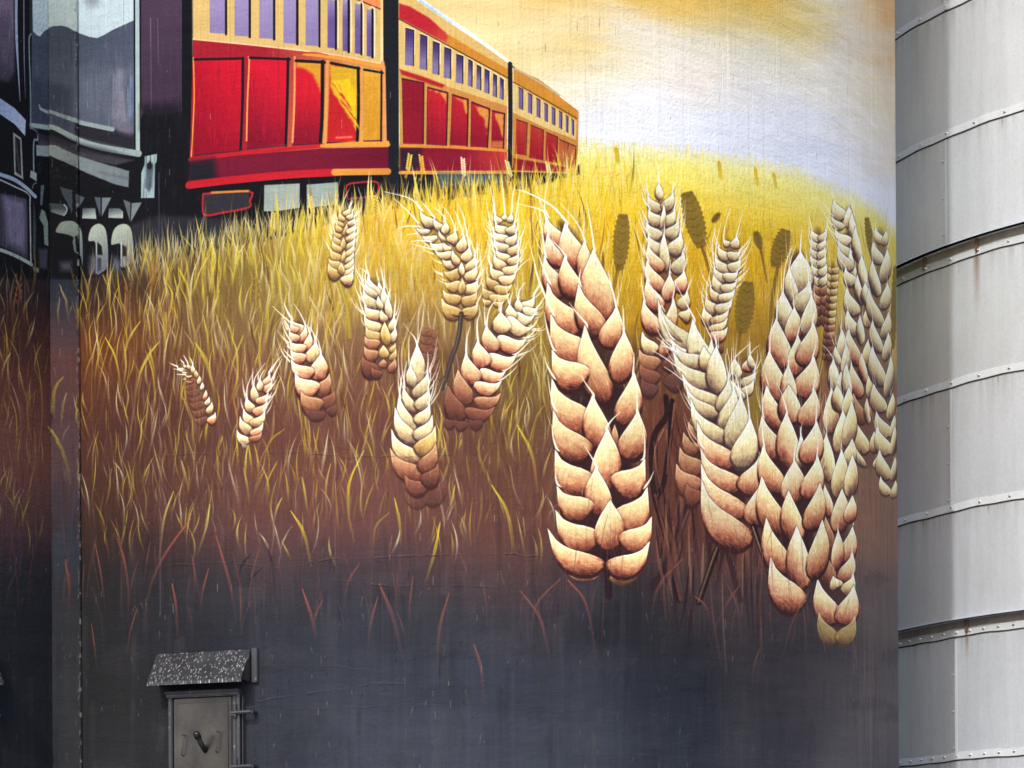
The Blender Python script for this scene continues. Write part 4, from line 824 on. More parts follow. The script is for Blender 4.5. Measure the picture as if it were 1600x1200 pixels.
ear([(247,595,262,345,136,268,260,270,185,'w'),(225,640,200,435,66,215,370,242,305,'w'),(190,800,163,575,96,175,430,218,312,'w'),(242,668,312,515,98,300,400,290,285,'w'),(215,870,226,670,84,210,535,'p'),(292,820,326,595,80,305,395,'w'),(160,1015,125,735,120,128,640,135,555,'p'),(222,1060,246,835,90,270,760,292,695,'p'),(270,990,336,755,106,350,680,355,615,'p'),
 (132,1200,84,925,126,88,830,102,740,'p'),(262,1175,338,955,126,352,900,355,845,'p'),(202,1240,194,1005,78,188,950,178,895,'p')], Zt)
ear([(140,185,84,0,80,'p'),(190,175,184,0,88,'p'),(250,178,296,15,84,303,-60,'p'),(140,318,63,135,92,60,70,62,5,'p'),(190,378,174,125,90,155,60,128,-5,'p'),(226,375,236,218,32,240,195,244,172,'w'),(260,348,306,165,90,306,75,'p'),(136,478,68,275,96,60,155,'o'),(196,538,206,345,94,210,300,216,262,'p'),(262,508,311,325,86,316,235,'p'),
 (142,658,63,415,102,'o'),(216,710,184,482,88,'o'),(270,650,321,445,80,'o'),(166,840,84,605,96,'o'),(242,920,221,645,94,'p'),(290,870,331,615,82,'o'),(228,990,104,780,116,'p')], Zb)
end(0)
# lower left ears
begin('painted_wheat_ear', 'pale yellow upright ear in the lower middle fading into brown')
Zz = (590, 520, 4.615)
shade([(250,250),(350,250),(400,560),(420,800),(440,1000),(380,1180),(230,1180),(110,860),(110,640),(190,400)], (110,70,62), o=Zz, al=.8, soft=4)
ear([(350,1190,490,1035,96,'m7'),(330,1210,185,1120,76,'m7'),(270,392,280,75,106,262,30,233,-5,'w'),(252,388,235,228,68,250,190,266,150,'w'),(265,438,356,262,80,362,200,358,135,'w'),(270,548,188,368,66,192,280,208,205,'w'),(285,528,364,385,84,380,275,'w'),(257,688,158,438,90,166,350,182,275,'w'),(280,628,370,495,84,395,410,402,338,'w'),
 (262,758,130,525,98,'w'),(276,738,388,580,94,'w'),(292,890,104,678,110,'c'),(292,842,408,660,114,'g'),(312,1000,92,815,116,'s'),(312,970,412,785,106,'s'),(335,1115,195,1012,100,'b'),(335,1065,430,930,104,'b')], Zz)
end(0)
begin('painted_wheat_ear', 'cream ear leaning right with long awns, left of the giant ear')
shade([(780,120),(870,170),(860,340),(760,520),(620,700),(600,900),(520,1050),(230,1080),(190,900),(280,700),(430,480),(620,250)], (96,62,60), o=Za, al=.88, soft=5)
ear([(768,195,872,98,80,925,0,'w'),(755,236,745,125,58,760,60,802,5,'w'),(800,226,902,192,80,930,150,957,108,'w'),(730,262,875,258,84,905,232,'w'),(700,296,680,172,84,685,130,703,82,'w'),(680,302,860,348,104,885,315,900,285,'w'),(620,405,610,232,126,615,190,632,145,'c'),(610,455,812,435,116,860,400,886,365,'p'),(560,538,500,332,120,520,220,577,128,'p'),
 (530,595,735,560,116,800,500,862,438,'p'),(480,658,432,455,132,425,330,448,238,'p'),(470,705,650,690,96,740,620,825,540,'p'),(412,780,340,552,132,345,440,370,348,'p'),(430,808,618,762,96,735,660,'p'),(352,940,280,680,134,'s'),(430,928,610,858,92,'s'),(302,1060,205,802,134,'b'),(360,1008,565,965,94,'b'),(240,1110,165,1050,66,'m'),(330,1120,250,1065,70,'m'),(450,1110,365,1065,70,'m')], Za)
end(0)
# the giant ear
Z3 = (820, 280, 3.75); Z4 = (820, 590, 3.529)
stem([(450,900),(455,1000),(462,1200)], 44, (40,26,34), (70,44,48), o=Z4)
begin('painted_wheat_ear', 'giant foreground ear, the largest on the silo, with rust shaded grains')
shade([(140,220),(240,260),(400,420),(520,700),(600,1000),(620,1200),(160,1200),(150,900),(130,600),(130,400)], (62,36,38), o=Z3, al=.97, soft=3)
shade([(160,0),(600,0),(660,420),(690,640),(690,880),(640,1060),(470,1040),(390,1040),(200,860),(180,600),(170,300)], (46,30,36), o=Z4, al=.97, soft=3)
ear([(212,372,128,205,94,70,170,-60,140,'p'),(322,500,240,245,134,150,150,0,72,-60,60,'p'),(206,488,135,308,82,115,180,122,60,150,-40,'p'),(368,612,350,355,92,300,250,202,135,'o'),(228,648,118,435,110,98,300,80,165,'p'),(295,675,236,445,112,190,390,130,335,'o'),(455,812,405,405,172,385,270,360,128,'o'),(302,860,138,592,156,100,500,74,428,'o'),
 (435,875,320,605,134,318,570,327,525,'o'),(358,1010,158,775,158,80,590,50,470,24,368,'o'),(472,965,532,735,118,500,600,488,540,'o'),(470,1275,358,845,150,310,790,258,722,'o'),(545,1175,577,885,124,572,740,'o'),(335,1150,162,985,156,130,880,112,778,'o')], Z3)
ear([(342,240,155,-10,158,120,-70,107,-120,'o'),(535,240,596,-35,122,600,-140,'o'),(475,405,492,255,46,'s'),(420,375,376,90,130,340,40,308,-12,'o'),(560,430,618,175,132,615,80,610,-20,'o'),(332,395,162,165,140,140,90,124,-15,'o'),(430,615,450,275,138,480,230,526,188,'o'),(342,575,172,385,148,155,330,146,258,'o'),(512,585,656,435,146,660,350,652,270,'o'),
 (415,750,394,490,126,365,435,328,376,'o'),(342,715,178,585,126,170,505,'o'),(522,785,668,592,152,690,560,709,516,'o'),(376,880,172,715,134,'o'),(460,945,466,670,138,'o'),(548,895,694,755,118,'o'),(375,1078,190,995,44,'c'),(490,1090,655,990,56,'g'),(395,1012,130,815,112,'o'),(482,1028,684,888,108,'o')], Z4)
end(0)
# ---- traced single blades in front
YB = (236,214,70); YB2 = (246,224,60)
def blade(pts, wd, c, o, foot=None, a=.95):
    foot = foot or mixc(c, (150,130,90), .55)
    stroke(pts, wd, c, o=o, a0=a, a1=.12, w0=wd * .25, w1=wd * .8, col1=foot, mid=.4, soft=1.1)
G1 = (400, 640, 2.5)
for p, wd_, c in [([(135,395),(185,480),(215,610)],12,YB2),([(420,160),(365,280),(360,400),(382,515)],11,YB2),([(540,345),(558,430),(565,525)],11,YB),([(718,440),(695,560),(662,670)],12,YB2),([(920,295),(980,400),(1010,555)],13,YB2),([(1020,60),(1075,170),(1100,320)],13,YB),([(775,295),(766,350),(755,405)],9,YB),([(1000,0),(990,80),(978,160)],8,YB),
    ([(802,115),(790,160)],7,YB),([(110,75),(50,130),(20,260)],9,(190,160,60)),([(245,65),(230,150),(212,240)],8,(196,170,66)),([(290,210),(272,300),(275,400)],9,(216,194,90)),([(180,265),(190,320),(202,410)],8,(214,196,96)),([(730,30),(712,110),(722,200)],9,(206,176,60)),([(520,400),(465,460),(455,575)],9,(166,140,56)),([(355,115),(400,190),(428,310)],7,(190,174,120)),
    ([(430,10),(450,100),(465,200)],8,(200,190,140)),([(990,215),(1010,320),(1045,390)],8,(176,150,100)),([(880,310),(878,400),(858,500)],8,(156,126,60)),([(700,415),(690,480),(672,520)],8,(160,136,60)),([(860,140),(890,230),(940,320)],9,(150,124,54)),([(100,345),(80,390),(66,440)],7,(206,186,96)),([(82,205),(50,260),(36,310)],7,(186,156,56)),([(1042,420),(1050,495)],5,(220,206,140)),([(1150,60),(1130,0)],5,(220,206,140)),([(530,490),(518,570)],7,(150,128,80))]: blade(p, wd_, c, G1)
RD = (160,96,86); RD2 = (188,104,84)
for p, wd_, c in [([(480,680),(530,800),(580,1000)],15,RD),([(752,718),(715,860),(705,1060)],13,RD),([(850,915),(878,1010),(890,1150)],13,RD),([(475,730),(448,830),(435,940)],10,RD),([(612,650),(600,760),(603,860)],9,RD),([(180,700),(215,800),(238,900)],10,RD),([(403,600),(360,670),(340,770)],9,RD),([(1030,705),(1110,820),(1155,1020)],13,RD),([(1185,660),(1090,770),(1075,930)],9,RD),
    ([(470,340),(450,430),(395,510)],8,(130,76,76)),([(955,640),(985,730)],6,(140,90,84)),([(945,630),(938,700)],5,(130,104,80)),([(1215,665),(1260,720)],8,(140,84,72)),([(300,545),(275,690)],8,(50,46,56)),([(40,540),(65,620),(75,700)],8,(50,46,56)),([(560,560),(570,720)],8,(110,74,76)),([(1160,730),(1140,820)],7,(100,70,78))]: blade(p, wd_, c, G1, foot=mixc(c, (60,60,76), .6))
G2 = (0, 720, 3.158)
for p, wd_, c in [([(855,150),(810,280),(785,485)],14,(226,214,110)),([(1035,215),(1015,330),(975,455)],14,(222,214,130)),([(1390,180),(1365,230),(1352,300)],8,(220,206,110)),([(1200,35),(1218,120),(1228,215)],10,(206,190,90)),([(895,0),(915,70),(932,160)],10,(206,190,96)),([(630,0),(645,70),(655,140)],8,(190,170,80)),([(710,125),(720,200),(712,285)],8,(166,140,60)),([(1488,80),(1505,170),(1520,270)],9,(200,184,90)),([(1365,0),(1320,100),(1305,160)],9,(190,170,80))]: blade(p, wd_, c, G2)
for p, wd_, c in [([(940,285),(860,390),(790,500),(735,640),(705,840)],15,RD2),([(1065,370),(1110,520),(1145,660),(1162,800)],15,(176,98,84)),([(470,410),(500,580),(520,760)],11,RD2),([(565,350),(610,480),(632,640),(630,780)],14,RD2),([(680,300),(650,400),(636,560)],10,(140,84,70)),([(848,605),(868,720),(880,895)],14,RD2),([(945,465),(965,580),(982,690)],9,RD),([(1028,530),(1000,640),(985,750)],10,RD2),([(675,725),(640,850),(620,990)],11,(150,84,70)),
    ([(450,800),(466,920),(480,1045)],11,(164,92,60)),([(320,490),(342,620),(338,800)],16,(190,104,84)),([(415,510),(408,620),(410,780)],8,(150,86,60)),([(740,400),(722,500),(710,610)],8,RD),([(1490,630),(1530,760),(1555,880)],11,(176,98,84)),([(570,280),(590,400),(600,500)],10,(140,84,66)),([(60,380),(75,520),(98,720)],7,(120,64,60))]: blade(p, wd_, c, G2, foot=mixc(c, (46,46,58), .6))
for p, wd_ in [([(1235,460),(1190,520),(1170,630)],13),([(1290,530),(1240,580),(1218,650)],11),([(1320,430),(1345,520),(1358,640)],9),([(550,200),(532,300),(528,410)],7),([(615,290),(632,400)],5),([(565,350),(600,430)],5)]: blade(p, wd_, (38,36,46), G2, foot=(38,36,46))
G3 = (860, 840, 2.909)
for p, wd_, c in [([(78,190),(160,300),(208,545)],13,RD2),([(950,505),(922,590),(920,700)],11,(140,90,86)),([(1180,235),(1100,380),(1048,565)],13,(156,102,86)),([(655,265),(705,310),(720,375)],11,RD2),([(805,215),(850,320),(870,490)],10,RD),([(860,215),(800,300),(735,440)],13,(150,92,80)),([(1205,345),(1240,470),(1265,630)],10,(150,112,96)),([(1145,300),(1158,410),(1155,530)],10,RD),
    ([(1370,430),(1390,560),(1400,700)],9,(160,120,100)),([(1345,500),(1335,620)],7,(130,100,90)),([(960,140),(952,270),(935,385)],8,(150,96,84)),([(995,300),(1005,440)],7,RD),([(540,190),(552,260),(562,320)],7,(170,130,110)),([(600,95),(510,190),(470,280),(458,380)],16,(150,92,78)),([(515,0),(540,100),(590,260)],22,(120,70,62)),([(630,150),(635,320)],6,(110,70,66)),([(530,860),(535,700)],6,(90,66,74)),([(1540,900),(1500,1050)],8,(140,120,112)),([(780,130),(830,240)],7,(120,80,74)),([(860,150),(820,240)],5,(130,84,78)),([(45,185),(0,260)],6,(140,88,76)),([(670,0),(685,130)],5,(150,110,96))]: blade(p, wd_, c, G3, foot=mixc(c, (60,56,68), .6))
G4 = (120, 330, 4.)
for p, wd_, c in [([(178,790),(235,900),(278,1080)],13,(230,212,70)),([(512,815),(430,920),(382,1090)],14,(220,200,80)),([(395,690),(330,780),(292,910)],12,(228,208,80)),([(740,820),(800,940),(850,1100)],16,(206,182,50)),([(455,930),(472,1010),(480,1100)],9,(226,206,60)),([(635,355),(690,470),(722,630)],16,(236,212,40)),([(640,460),(690,570),(722,720),(745,860)],13,(220,196,60)),([(830,270),(770,370),(728,500)],12,(236,214,90)),
    ([(605,600),(622,660),(642,745)],10,(226,206,90)),([(555,630),(558,720),(545,830)],10,(220,200,90)),([(785,470),(792,550),(800,640)],10,(226,200,50)),([(1395,420),(1418,510),(1432,640)],11,(222,200,90)),([(660,155),(720,230),(770,320)],9,(240,232,130)),([(985,0),(982,90),(990,180)],11,(232,222,150)),([(158,390),(195,480),(215,620)],13,(206,186,80)),([(480,390),(430,500),(395,640)],9,(196,170,90)),([(560,500),(530,600),(515,690)],9,(220,196,140)),
    ([(1045,40),(1090,130),(1130,270)],13,(236,228,170)),([(1350,40),(1300,130),(1270,200)],9,(238,226,150)),([(780,120),(800,200),(822,270)],10,(226,214,130)),([(1270,350),(1300,430),(1330,520)],12,(206,190,130)),([(1040,770),(990,900),(945,1080)],12,(206,184,80)),([(1120,440),(1118,560),(1125,640)],8,(200,176,60)),([(110,870),(70,960),(45,1080)],9,(190,160,60)),([(185,880),(150,1000),(135,1090)],8,(180,150,60)),([(885,650),(840,760)],8,(206,180,70)),([(1450,530),(1500,620),(1560,740)],13,(232,222,190)),
    ([(310,330),(340,400),(358,450)],7,(238,226,140)),([(1260,545),(1210,680),(1185,810)],9,(210,190,90)),([(740,210),(760,300)],6,(240,236,190)),([(545,175),(552,300),(560,400)],10,(200,176,90)),([(435,215),(432,330)],6,(196,180,100)),([(470,235),(450,330)],6,(196,180,100)),([(370,205),(350,290),(345,330)],7,(200,186,110))]: blade(p, wd_, c, G4)
G5 = (0, 440, 3.75)
for p, wd_, c in [([(345,20),(385,120),(405,240)],15,(214,196,140)),([(345,90),(338,180),(335,260)],11,(180,170,140)),([(370,560),(320,620),(305,740),(310,800)],20,(196,180,60)),([(388,655),(365,740),(358,860)],17,(190,172,120)),([(280,845),(330,930),(385,1050),(410,1190)],22,(192,178,80)),([(405,845),(372,900),(360,960)],10,(160,140,130)),([(425,145),(405,200)],8,(190,170,120)),
    ([(25,190),(8,240),(-6,290)],7,(190,170,110)),([(60,415),(25,480),(0,590)],12,(214,200,100)),([(35,420),(50,560),(55,720)],8,(176,164,110)),([(60,665),(95,800),(105,1080)],10,(176,150,80)),([(40,930),(65,1050),(80,1190)],8,(150,100,70)),([(195,370),(228,520),(245,700),(240,860),(210,1090)],11,(170,142,60)),([(110,490),(118,640)],6,(156,130,70)),([(165,460),(158,640)],6,(150,110,60)),([(205,630),(190,760)],6,(170,140,80)),
    ([(222,60),(210,180)],6,(160,156,170)),([(40,-30),(38,60),(45,200)],7,(170,160,160)),([(185,235),(165,300),(160,390)],6,(170,140,120)),([(118,210),(100,290)],6,(150,110,70)),([(140,-10),(145,80),(135,200)],6,(150,140,120)),([(170,770),(158,900)],6,(160,100,70)),([(120,760),(115,880)],5,(150,90,70)),([(820,230),(760,330),(725,440)],11,(226,206,80)),([(615,325),(680,460),(715,720)],13,(234,216,60)),([(932,350),(840,480),(800,620),(780,810)],15,(214,196,80)),
    ([(850,400),(890,520),(905,640),(898,780)],9,(216,196,60)),([(1145,360),(1215,480),(1265,720)],20,(212,198,60)),([(1080,290),(1130,370),(1145,430)],9,(200,186,110)),([(1425,320),(1360,480),(1330,660)],12,(196,176,80)),([(1060,655),(1095,740),(1140,890)],11,(226,176,66)),([(865,660),(860,780),(830,940)],10,(196,164,60)),([(750,690),(725,820)],9,(190,160,60)),([(575,875),(545,1000),(540,1180)],12,(190,162,60)),([(555,400),(510,500),(495,590)],8,(190,160,50)),([(625,410),(595,520),(565,720)],9,(180,152,60)),
    ([(1088,870),(1100,940)],7,(226,206,50)),([(1185,872),(1160,950)],8,(222,190,60)),([(1303,905),(1280,980)],10,(230,212,60)),([(1005,640),(990,760),(1000,900)],11,(170,130,80)),([(970,985),(945,1100)],10,(170,130,60)),([(540,510),(535,640),(545,820)],6,(190,160,50)),([(620,750),(622,900)],7,(190,160,60)),([(965,175),(962,300)],8,(214,200,110)),([(1060,1045),(1075,1120),(1090,1190)],9,(206,190,120)),([(1200,1020),(1185,1110),(1170,1190)],9,(190,170,90)),([(1455,235),(1470,330)],7,(216,200,100)),([(1365,675),(1385,780),(1395,860)],10,(226,160,76)),
    ([(965,780),(940,870)],8,(196,170,160)),([(840,925),(822,1010),(815,1090)],10,(180,150,60)),([(1000,470),(985,560),(960,680)],6,(180,140,120))]: blade(p, wd_, c, G5)
G6 = (500, 290, 5.)
for p, wd_, c in [([(722,455),(650,600),(585,750)],20,(216,190,160)),([(740,560),(660,680),(615,860)],22,(222,186,40)),([(478,440),(395,530),(370,600)],16,(222,196,130)),([(470,460),(475,620)],18,(206,180,150)),([(700,690),(730,800),(738,960)],18,(214,196,130)),([(895,770),(840,860),(780,960)],14,(206,180,80)),([(545,140),(570,300),(610,450)],16,(240,216,150)),([(485,180),(475,360)],16,(240,200,110)),([(370,0),(375,100),(385,230)],18,(226,206,60)),([(90,130),(60,350),(10,580)],14,(240,214,160)),([(165,1000),(90,1120),(60,1200)],14,(222,200,130)),([(80,800),(30,960)],10,(226,206,160)),
    ([(0,990),(60,1110)],14,(230,214,180)),([(340,560),(330,640)],10,(236,220,180)),([(420,280),(405,440)],9,(240,206,110)),([(330,400),(305,520),(300,650)],10,(236,206,130)),([(640,880),(620,1000),(625,1180)],14,(220,202,150)),([(755,970),(700,1090),(665,1200)],13,(220,200,150)),([(650,1075),(740,1200)],8,(240,226,190)),([(295,10),(325,110),(330,170)],10,(240,236,220)),([(615,150),(625,300),(640,360)],14,(240,206,110)),([(850,690),(870,790),(900,850)],8,(240,216,150)),([(810,510),(820,650)],14,(220,196,140))]: blade(p, wd_, c, G6)
def crack(pts, k=1.):
    x0, x1 = pts[0][0], pts[-1][0]; x = x0; y_ = lambda x: float(np.interp(x, [p[0] for p in pts], [p[1] for p in pts])); j = 0.
    while x < x1:
        L = rnd.uniform(8, 46); q = []
        for t in np.linspace(0, 1, 5): j += rnd.uniform(-1.3, 1.3) - j * .15; q.append((x + L * t, y_(x + L * t) + j))
        a = rnd.uniform(.1, .62) * k
        stroke(q, rnd.uniform(1.2, 3.), (26, 20, 26), a0=a, a1=a * .5, soft=1.1, w0=.6, w1=.6); stroke([(p[0], p[1] - 2.2) for p in q], 1.5, (190, 160, 150), a0=a * .4, a1=a * .2, soft=1.2)  # dark crack, with a painted highlight just above it
        if rnd.random() < .5: yy = y_(x) + rnd.uniform(-12, 14); stroke([(x, yy), (x + L * .6, yy + rnd.uniform(-2, 2))], 1.4, (40, 30, 36), a0=a * .5, a1=a * .2, soft=1.4)
        x += L * rnd.uniform(.6, 1.5)
crack([(170,718),(300,712),(440,708),(560,716),(700,712)], .55); crack([(260,884),(340,880),(440,886),(520,874),(600,872),(760,866),(860,870)], .9); crack([(520,906),(620,916),(780,918)], .8)
crack([(400,1096),(520,1082),(600,1068)], .8); crack([(440,1108),(700,1100),(900,1106)], .35); crack([(640,280),(760,300)], .2); crack([(940,1180),(1300,1190)], .3); crack([(400,1040),(560,1044)], .4); crack([(130,1012),(240,1010)], .3)
# the thin vertical seam in the paint and a few white flakes
stroke([(248,345),(249,600),(250,960)], 1.6, (150,120,140), a0=.35, a1=.45)
end(0)
for _ in range(230):
    j = PIER.W - rnd.randrange(1, 5); i = rnd.randrange(0, PIER.H - 20); l = rnd.randrange(1, 14); PIER.C[i:i + l, j:j + 1] += (rnd.choice([.75, .7, .1]) - PIER.C[i:i + l, j:j + 1]) * rnd.uniform(.3, .9)
for _ in range(170):      # thin reddish blades trailing into the dark
    x = rnd.uniform(-30, 1330); y = rnd.uniform(850, 1010); l = rnd.uniform(40, 120); q = rnd.uniform(-18, 18); c = rnd.choice([(150,92,82),(128,80,74),(166,104,84),(110,72,70)])
    stroke([(x + q, y - l), (x + q * .3, y - l * .5), (x, y)], rnd.uniform(1.6, 3.6), c, a0=rnd.uniform(.2, .7), a1=.05, w0=.7, w1=2, soft=1.2)
for S, n in ((MAIN, 1100), (PIER, 60), (LEFT, 120)):
    for _ in range(n):
        i = rnd.randrange(4, S.H - 30); j = rnd.randrange(2, S.W - 3); l = int(rnd.random() ** 3 * 22) + 1
        g = S.C[i, j].mean(); c = .74 if g < .5 else .34
        S.C[i:i + l, j:j + 1] += (c - S.C[i:i + l, j:j + 1]) * rnd.uniform(.25, .8)
for S in (MAIN,):             # drips of rain-washed paint, vertical
    for _ in range(1400):
        i = rnd.randrange(0, S.H - 10); j = rnd.randrange(0, S.W - 5); l = rnd.randrange(60, 500)
        S.C[i:i + l, j:j + rnd.choice([1, 2, 2, 3])] *= rnd.uniform(.94, 1.05)
# ------------------------------------------------------------------ materials
def nmat(name):
    m = bpy.data.materials.new(name); m.use_nodes = True
    return m, m.node_tree.nodes, m.node_tree.links, m.node_tree.nodes['Principled BSDF']
def lin(c): return tuple(((v / 255.) / 12.92 if v / 255. < .04 else ((v / 255. + .055) / 1.055) ** 2.4) for v in c) + (1,)
def noise(N, L, vec, scale, detail=4, rough=.55, mp=None):
    if mp:
        k = N.new('ShaderNodeMapping'); k.inputs['Scale'].default_value = mp; L.new(vec, k.inputs[0]); vec = k.outputs[0]
    n = N.new('ShaderNodeTexNoise'); n.inputs['Scale'].default_value = scale; n.inputs['Detail'].default_value = detail; n.inputs['Roughness'].default_value = rough
    L.new(vec, n.inputs['Vector']); return n.outputs['Fac']
def ramp(N, L, f, a, b, c0=(0, 0, 0, 1), c1=(1, 1, 1, 1)):
    r = N.new('ShaderNodeValToRGB'); r.color_ramp.elements[0].position = a; r.color_ramp.elements[1].position = b
    r.color_ramp.elements[0].color = c0; r.color_ramp.elements[1].color = c1; L.new(f, r.inputs[0]); return r.outputs[0]
def mul(N, L, a, b, mode='MULTIPLY', fac=1.):
    x = N.new('ShaderNodeMix'); x.data_type = 'RGBA'; x.blend_type = mode
    if isinstance(fac, float): x.inputs['Factor'].default_value = fac
    else: L.new(fac, x.inputs['Factor'])
    for s, v in ((6, a), (7, b)):
        if isinstance(v, tuple): x.inputs[s].default_value = v
        else: L.new(v, x.inputs[s])
    return x.outputs[2]
def math_(N, L, op, a, b):
    x = N.new('ShaderNodeMath'); x.operation = op
    for i, v in enumerate((a, b)):
        if isinstance(v, (int, float)): x.inputs[i].default_value = v
        else: L.new(v, x.inputs[i])
    return x.outputs[0]
def bump(N, L, P, h, strength, dist):
    b = N.new('ShaderNodeBump'); b.inputs['Strength'].default_value = strength; b.inputs['Distance'].default_value = dist
    L.new(h, b.inputs['Height']); L.new(b.outputs[0], P.inputs['Normal'])
GAIN = .80
def mural_material(S, name, tint=(1, 1, 1)):
    img = bpy.data.images.new(name, S.W, S.H)
    a = np.ones((S.H, S.W, 4), np.float32); v_ = np.clip(S.C[::-1], 0, 1); a[..., :3] = v_ * (.80 + .20 * v_)
    img.pixels.foreach_set(a.ravel()); img.update(); img.pack()
    m, N, L, P = nmat(name)
    uv = N.new('ShaderNodeUVMap').outputs[0]
    t = N.new('ShaderNodeTexImage'); t.image = img; t.extension = 'EXTEND'; t.interpolation = 'Cubic'; L.new(uv, t.inputs[0])
    mp = N.new('ShaderNodeMapping'); mp.inputs['Scale'].default_value = (S.wid, S.z1 - S.z0, 1); L.new(uv, mp.inputs[0]); v = mp.outputs[0]
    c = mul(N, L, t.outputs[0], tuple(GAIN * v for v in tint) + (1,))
    st = noise(N, L, v, 1., 5, .65, (75, 3.0, 1)); gr = noise(N, L, v, 95, 3, .6); pa = noise(N, L, v, 1.3, 4, .6)
    c = mul(N, L, c, mul(N, L, (1, 1, 1, 1), ramp(N, L, st, .25, .75, (.80, .80, .80, 1), (1.14, 1.14, 1.14, 1)), 'MIX', ramp(N, L, noise(N, L, v, 1., 4, .6, (1.4, .5, 1)), .38, .62, (.25,) * 3 + (1,), (.95,) * 3 + (1,))))
    c = mul(N, L, c, ramp(N, L, gr, .3, .7, (.90, .90, .90, 1), (1.08, 1.08, 1.08, 1)))
    c = mul(N, L, c, ramp(N, L, pa, .3, .7, (.92, .92, .93, 1), (1.06, 1.06, 1.05, 1)))
    L.new(c, P.inputs['Base Color']); P.inputs['Roughness'].default_value = .85; P.inputs['Specular IOR Level'].default_value = .10
    h = math_(N, L, 'ADD', math_(N, L, 'MULTIPLY', noise(N, L, v, 42, 6, .62), .8), math_(N, L, 'MULTIPLY', st, .28))
    h = math_(N, L, 'ADD', h, math_(N, L, 'MULTIPLY', noise(N, L, v, 1., 3, .5, (1.5, 6., 1)), 2.2))
    lift = ramp(N, L, noise(N, L, v, 1., 4, .7, (2.5, 22, 1)), .60, .66)
    h = math_(N, L, 'ADD', h, math_(N, L, 'MULTIPLY', lift, .10))
    bump(N, L, P, h, .85, .0115)
    return m
def metal(name, col, rough=.42, met=.75, streak=.12, spots=None):
    m, N, L, P = nmat(name)
    v = N.new('ShaderNodeTexCoord').outputs['Object']
    c = mul(N, L, lin(col), ramp(N, L, noise(N, L, v, 1., 5, .6, (9, 9, .6)), .3, .7, (1 - streak,) * 3 + (1,), (1 + streak,) * 3 + (1,)))
    c = mul(N, L, c, ramp(N, L, noise(N, L, v, 60, 2, .5), .3, .7, (.95, .95, .95, 1), (1.05, 1.05, 1.05, 1)))
    c = mul(N, L, c, ramp(N, L, noise(N, L, v, 1.2, 4, .6), .3, .75, (.93, .93, .92, 1), (1.05, 1.05, 1.06, 1)))
    if spots:
        vn = N.new('ShaderNodeTexVoronoi'); k = N.new('ShaderNodeMapping'); k.inputs['Scale'].default_value = spots[1]; k.inputs['Rotation'].default_value = (0, R_(-25), 0); L.new(v, k.inputs[0]); L.new(k.outputs[0], vn.inputs['Vector']); vn.inputs['Scale'].default_value = 1; vn.inputs['Randomness'].default_value = 1
        d = math_(N, L, 'ADD', vn.outputs['Distance'], math_(N, L, 'MULTIPLY', noise(N, L, v, 26, 3, .6), .45))
        c = mul(N, L, c, lin(spots[0]), 'MIX', ramp(N, L, d, spots[2], spots[3], (1, 1, 1, 1), (0, 0, 0, 1)))
    L.new(c, P.inputs['Base Color']); P.inputs['Metallic'].default_value = met; P.inputs['Roughness'].default_value = rough
    L.new(ramp(N, L, noise(N, L, v, 7, 4, .6), .3, .7, (rough - .1,) * 3 + (1,), (rough + .14,) * 3 + (1,)), P.inputs['Roughness'])
    bump(N, L, P, math_(N, L, 'ADD', noise(N, L, v, 1.6, 3, .5), math_(N, L, 'MULTIPLY', noise(N, L, v, 130, 2, .5), .02)), .35, .012)
    return m
M_STEEL = metal('galvanised_steel', (193, 199, 205), .46, .12, .055)
def grime(m):
    N, L = m.node_tree.nodes, m.node_tree.links; P = N['Principled BSDF']; src = P.inputs['Base Color'].links[0].from_socket
    v = N.new('ShaderNodeTexCoord').outputs['Object']; s = N.new('ShaderNodeSeparateXYZ'); L.new(v, s.inputs[0])
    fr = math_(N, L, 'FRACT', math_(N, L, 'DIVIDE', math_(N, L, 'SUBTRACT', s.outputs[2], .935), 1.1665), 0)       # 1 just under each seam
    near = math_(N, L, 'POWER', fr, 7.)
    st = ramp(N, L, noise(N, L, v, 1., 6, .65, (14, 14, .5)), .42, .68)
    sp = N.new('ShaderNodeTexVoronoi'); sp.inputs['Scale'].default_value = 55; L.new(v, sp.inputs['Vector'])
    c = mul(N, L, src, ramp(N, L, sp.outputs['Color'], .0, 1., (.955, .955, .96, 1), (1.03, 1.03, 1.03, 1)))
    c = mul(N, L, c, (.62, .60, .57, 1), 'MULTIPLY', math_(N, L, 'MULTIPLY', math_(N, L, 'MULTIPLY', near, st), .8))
    c = mul(N, L, c, (.80, .80, .79, 1), 'MULTIPLY', math_(N, L, 'MULTIPLY', ramp(N, L, noise(N, L, v, 1., 5, .7, (5, 5, .35)), .55, .72), .45))
    L.new(c, P.inputs['Base Color'])
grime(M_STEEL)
M_LAP = metal('galvanised_lap', (204, 209, 212), .45, .15, .08)
M_BOLT = metal('bolt_zinc', (214, 214, 208), .35, .7)
M_SEAM_LINE = metal('sealant_shadow_tone', (52, 50, 50), .8, 0)
M_BAND = metal('shade_toned_band', (150, 144, 138), .6, .3, .2)  # darker tone holds the shade under the bin ledges; silo roofs share it
M_RUST = metal('rust', (98, 76, 58), .9, 0, .3)
M_DOOR = metal('painted_door_steel', (34, 33, 35), .32, .35, .35, ((64, 61, 58), (3.2, 3.2, 2.2), .30, .75))
M_FRAME = metal('chipped_frame_paint', (48, 49, 55), .6, .1, .3, ((112, 110, 106), (24, 24, 16), .30, .42))
M_HOOD = metal('spattered_hood_paint', (50, 50, 53), .36, .4, .3, ((176, 176, 172), (64, 50, 17), .20, .62))
M_DARK = metal('dark_hardware', (52, 52, 58), .5, .3, .2)
